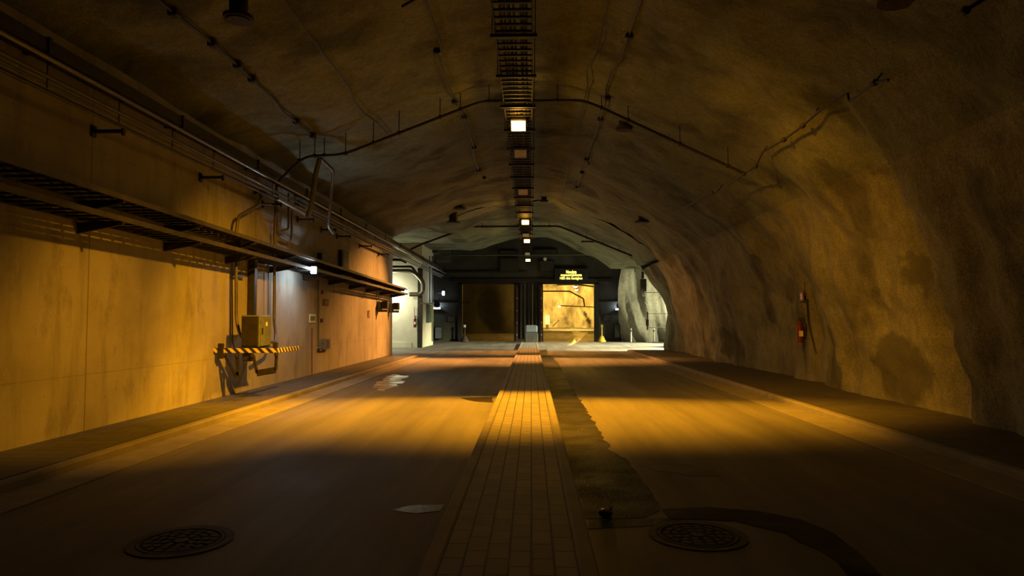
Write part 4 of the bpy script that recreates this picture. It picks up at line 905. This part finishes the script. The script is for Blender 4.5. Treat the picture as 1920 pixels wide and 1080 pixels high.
struct('trim_2', MB().box((-7.5, YW - .05, atY(840, 567, YW).z), (6, .08, .10)).box((6.0, YW - .05, atY(1140, 565, YW).z), (2.4, .08, .08)), M['gate'])

# bollards, black boxes, wires on the far right
def bollard(px, label):
    c = atZ(px, 639.5); c.y = min(c.y, 49.2); c.x = atY(px, 600, c.y).x
    t = thing('bollard', label, 'bollard', c, 'white bollards in front of the far rock')
    MB().cyl(c, c + Vector((0, 0, .95)), .06, 14).cyl(c + Vector((0, 0, .95)), c + Vector((0, 0, 1.0)), .06, 14, .03).build('post', M['white'], t)
    MB().cyl(c + Vector((0, 0, .76)), c + Vector((0, 0, .88)), .063, 14).build('reflective_band', M['cabinet'], t)
    MB().cyl(c, c + Vector((0, 0, .03)), .12, 14).build('foot', M['dark_metal'], t)
bollard(1183, 'left one of the two white bollards before the far right rock'); bollard(1226, 'right one of the two white bollards before the far right rock')
t = thing('hanging_box', 'black box hanging on a rod below the right end of the vault', 'box', E(1206, 540, 40))
MB().box(E(1206, 535, 40), (.34, .3, .74), bev=.03).build('box_body', M['black'], t)
MB().box(E(1205, 516, 40), (.13, .12, .40)).build('neck', M['black'], t); MB().box(E(1206, 551, 40), (.12, .12, .3)).build('foot', M['black'], t)
MB().cyl(E(1204, 510, 40), E(1204, 486, 40), .018, 6).build('rod', M['dark_metal'], t)
t = thing('hanging_box', 'small black box on a thin rod below the larger hanging one', 'box', E(1214, 605, 44))
MB().box(E(1214, 605, 44), (.18, .18, .44), bev=.03).build('box_body', M['black'], t); MB().box(E(1214, 592, 44), (.07, .07, .5)).build('neck', M['black'], t)
MB().tube([E(1214, 588, 44), E(1213, 572, 44), E(1208, 566, 44)], .015, 6).build('rod', M['dark_metal'], t); MB().box(E(1214, 614, 44), (.08, .08, .3)).build('foot', M['black'], t)
for x0, y, lb in ((1207, 513, 'uppermost'), (1209, 548.5, 'second from the top'), (1214, 588, 'third from the top'), (1214, 614, 'lowest')):
    pipe('span_wire', [E(x0, y, 44), E(1262, y, 44)], .02, 'cable', lb + ' of the horizontal wires crossing the pale rock on the right', 'wire', bend=0)

# things in the bright cave
for x, y, Y, lb in ((1079, 537, 58, 'upper of two glowing lamps under the cave roof in the right gateway'), (1081, 543, 66, 'lower of two glowing lamps under the cave roof in the right gateway'), (1049, 574, 72, 'cool glowing lamp on the cave wall in the right gateway')):
    p = atY(x, y, Y); t = thing('cave_lamp', lb, 'lamp', p)
    MB().cyl(p, p + Vector((0, 0, .08)), .19, 16, .12).build('housing', M['dark_metal'], t); MB().cyl(p - Vector((0, 0, .10)), p, .10, 16, .17).build('glass', M['cool_on'] if Y == 72 else M['cave_on'], t)
    MB().cyl(p + Vector((0, 0, .08)), (p.x, p.y, 5.6 if Y < 70 else p.z + .4), .02, 6).build('rod', M['dark_metal'], t)
C = lambda x, y, Y=70: atY(x, y, Y)
pipe('cave_pipe', [C(1016, 546), C(1068, 546), C(1094, 560), C(1096, 575)], .07, 'dark_metal', 'bent dark pipe under the roof of the bright cave')
pipe('cave_pipe', [C(1050, 573), C(1118, 576)], .05, 'dark_metal', 'straight pipe behind the cool lamp in the bright cave')
pipe('cave_pipe', [C(1044, 534, 60), C(1080, 533, 60), C(1118, 538, 60)], .07, 'dark_metal', 'dark pipe just under the lintel inside the right gateway')
pipe('cave_barrier', [C(1036, 612, 74), C(1048, 600, 74)], .05, 'dark_metal', 'slanted dark rod low in the bright cave', 'barrier', bend=0)
for x in (1096, 1099): 
    p = C(x, 588 + (x - 1096), 79); tag(MB().box(p, (.2, .1, .5), bev=.03).build('cave_box', M['gate']), ('left' if x == 1096 else 'right') + ' small dark box on the bright cave wall', 'box')
a = C(1026, 600, 76); t = thing('cave_cabinet', 'pale box standing at the left side of the bright cave', 'cabinet', a)
MB().box(a, (.5, .4, 1.0), bev=.03).build('body', M['plaster'], t); MB().box(a + Vector((0, 0, -.85)), (.3, .3, .7)).build('stand', M['dark_metal'], t)
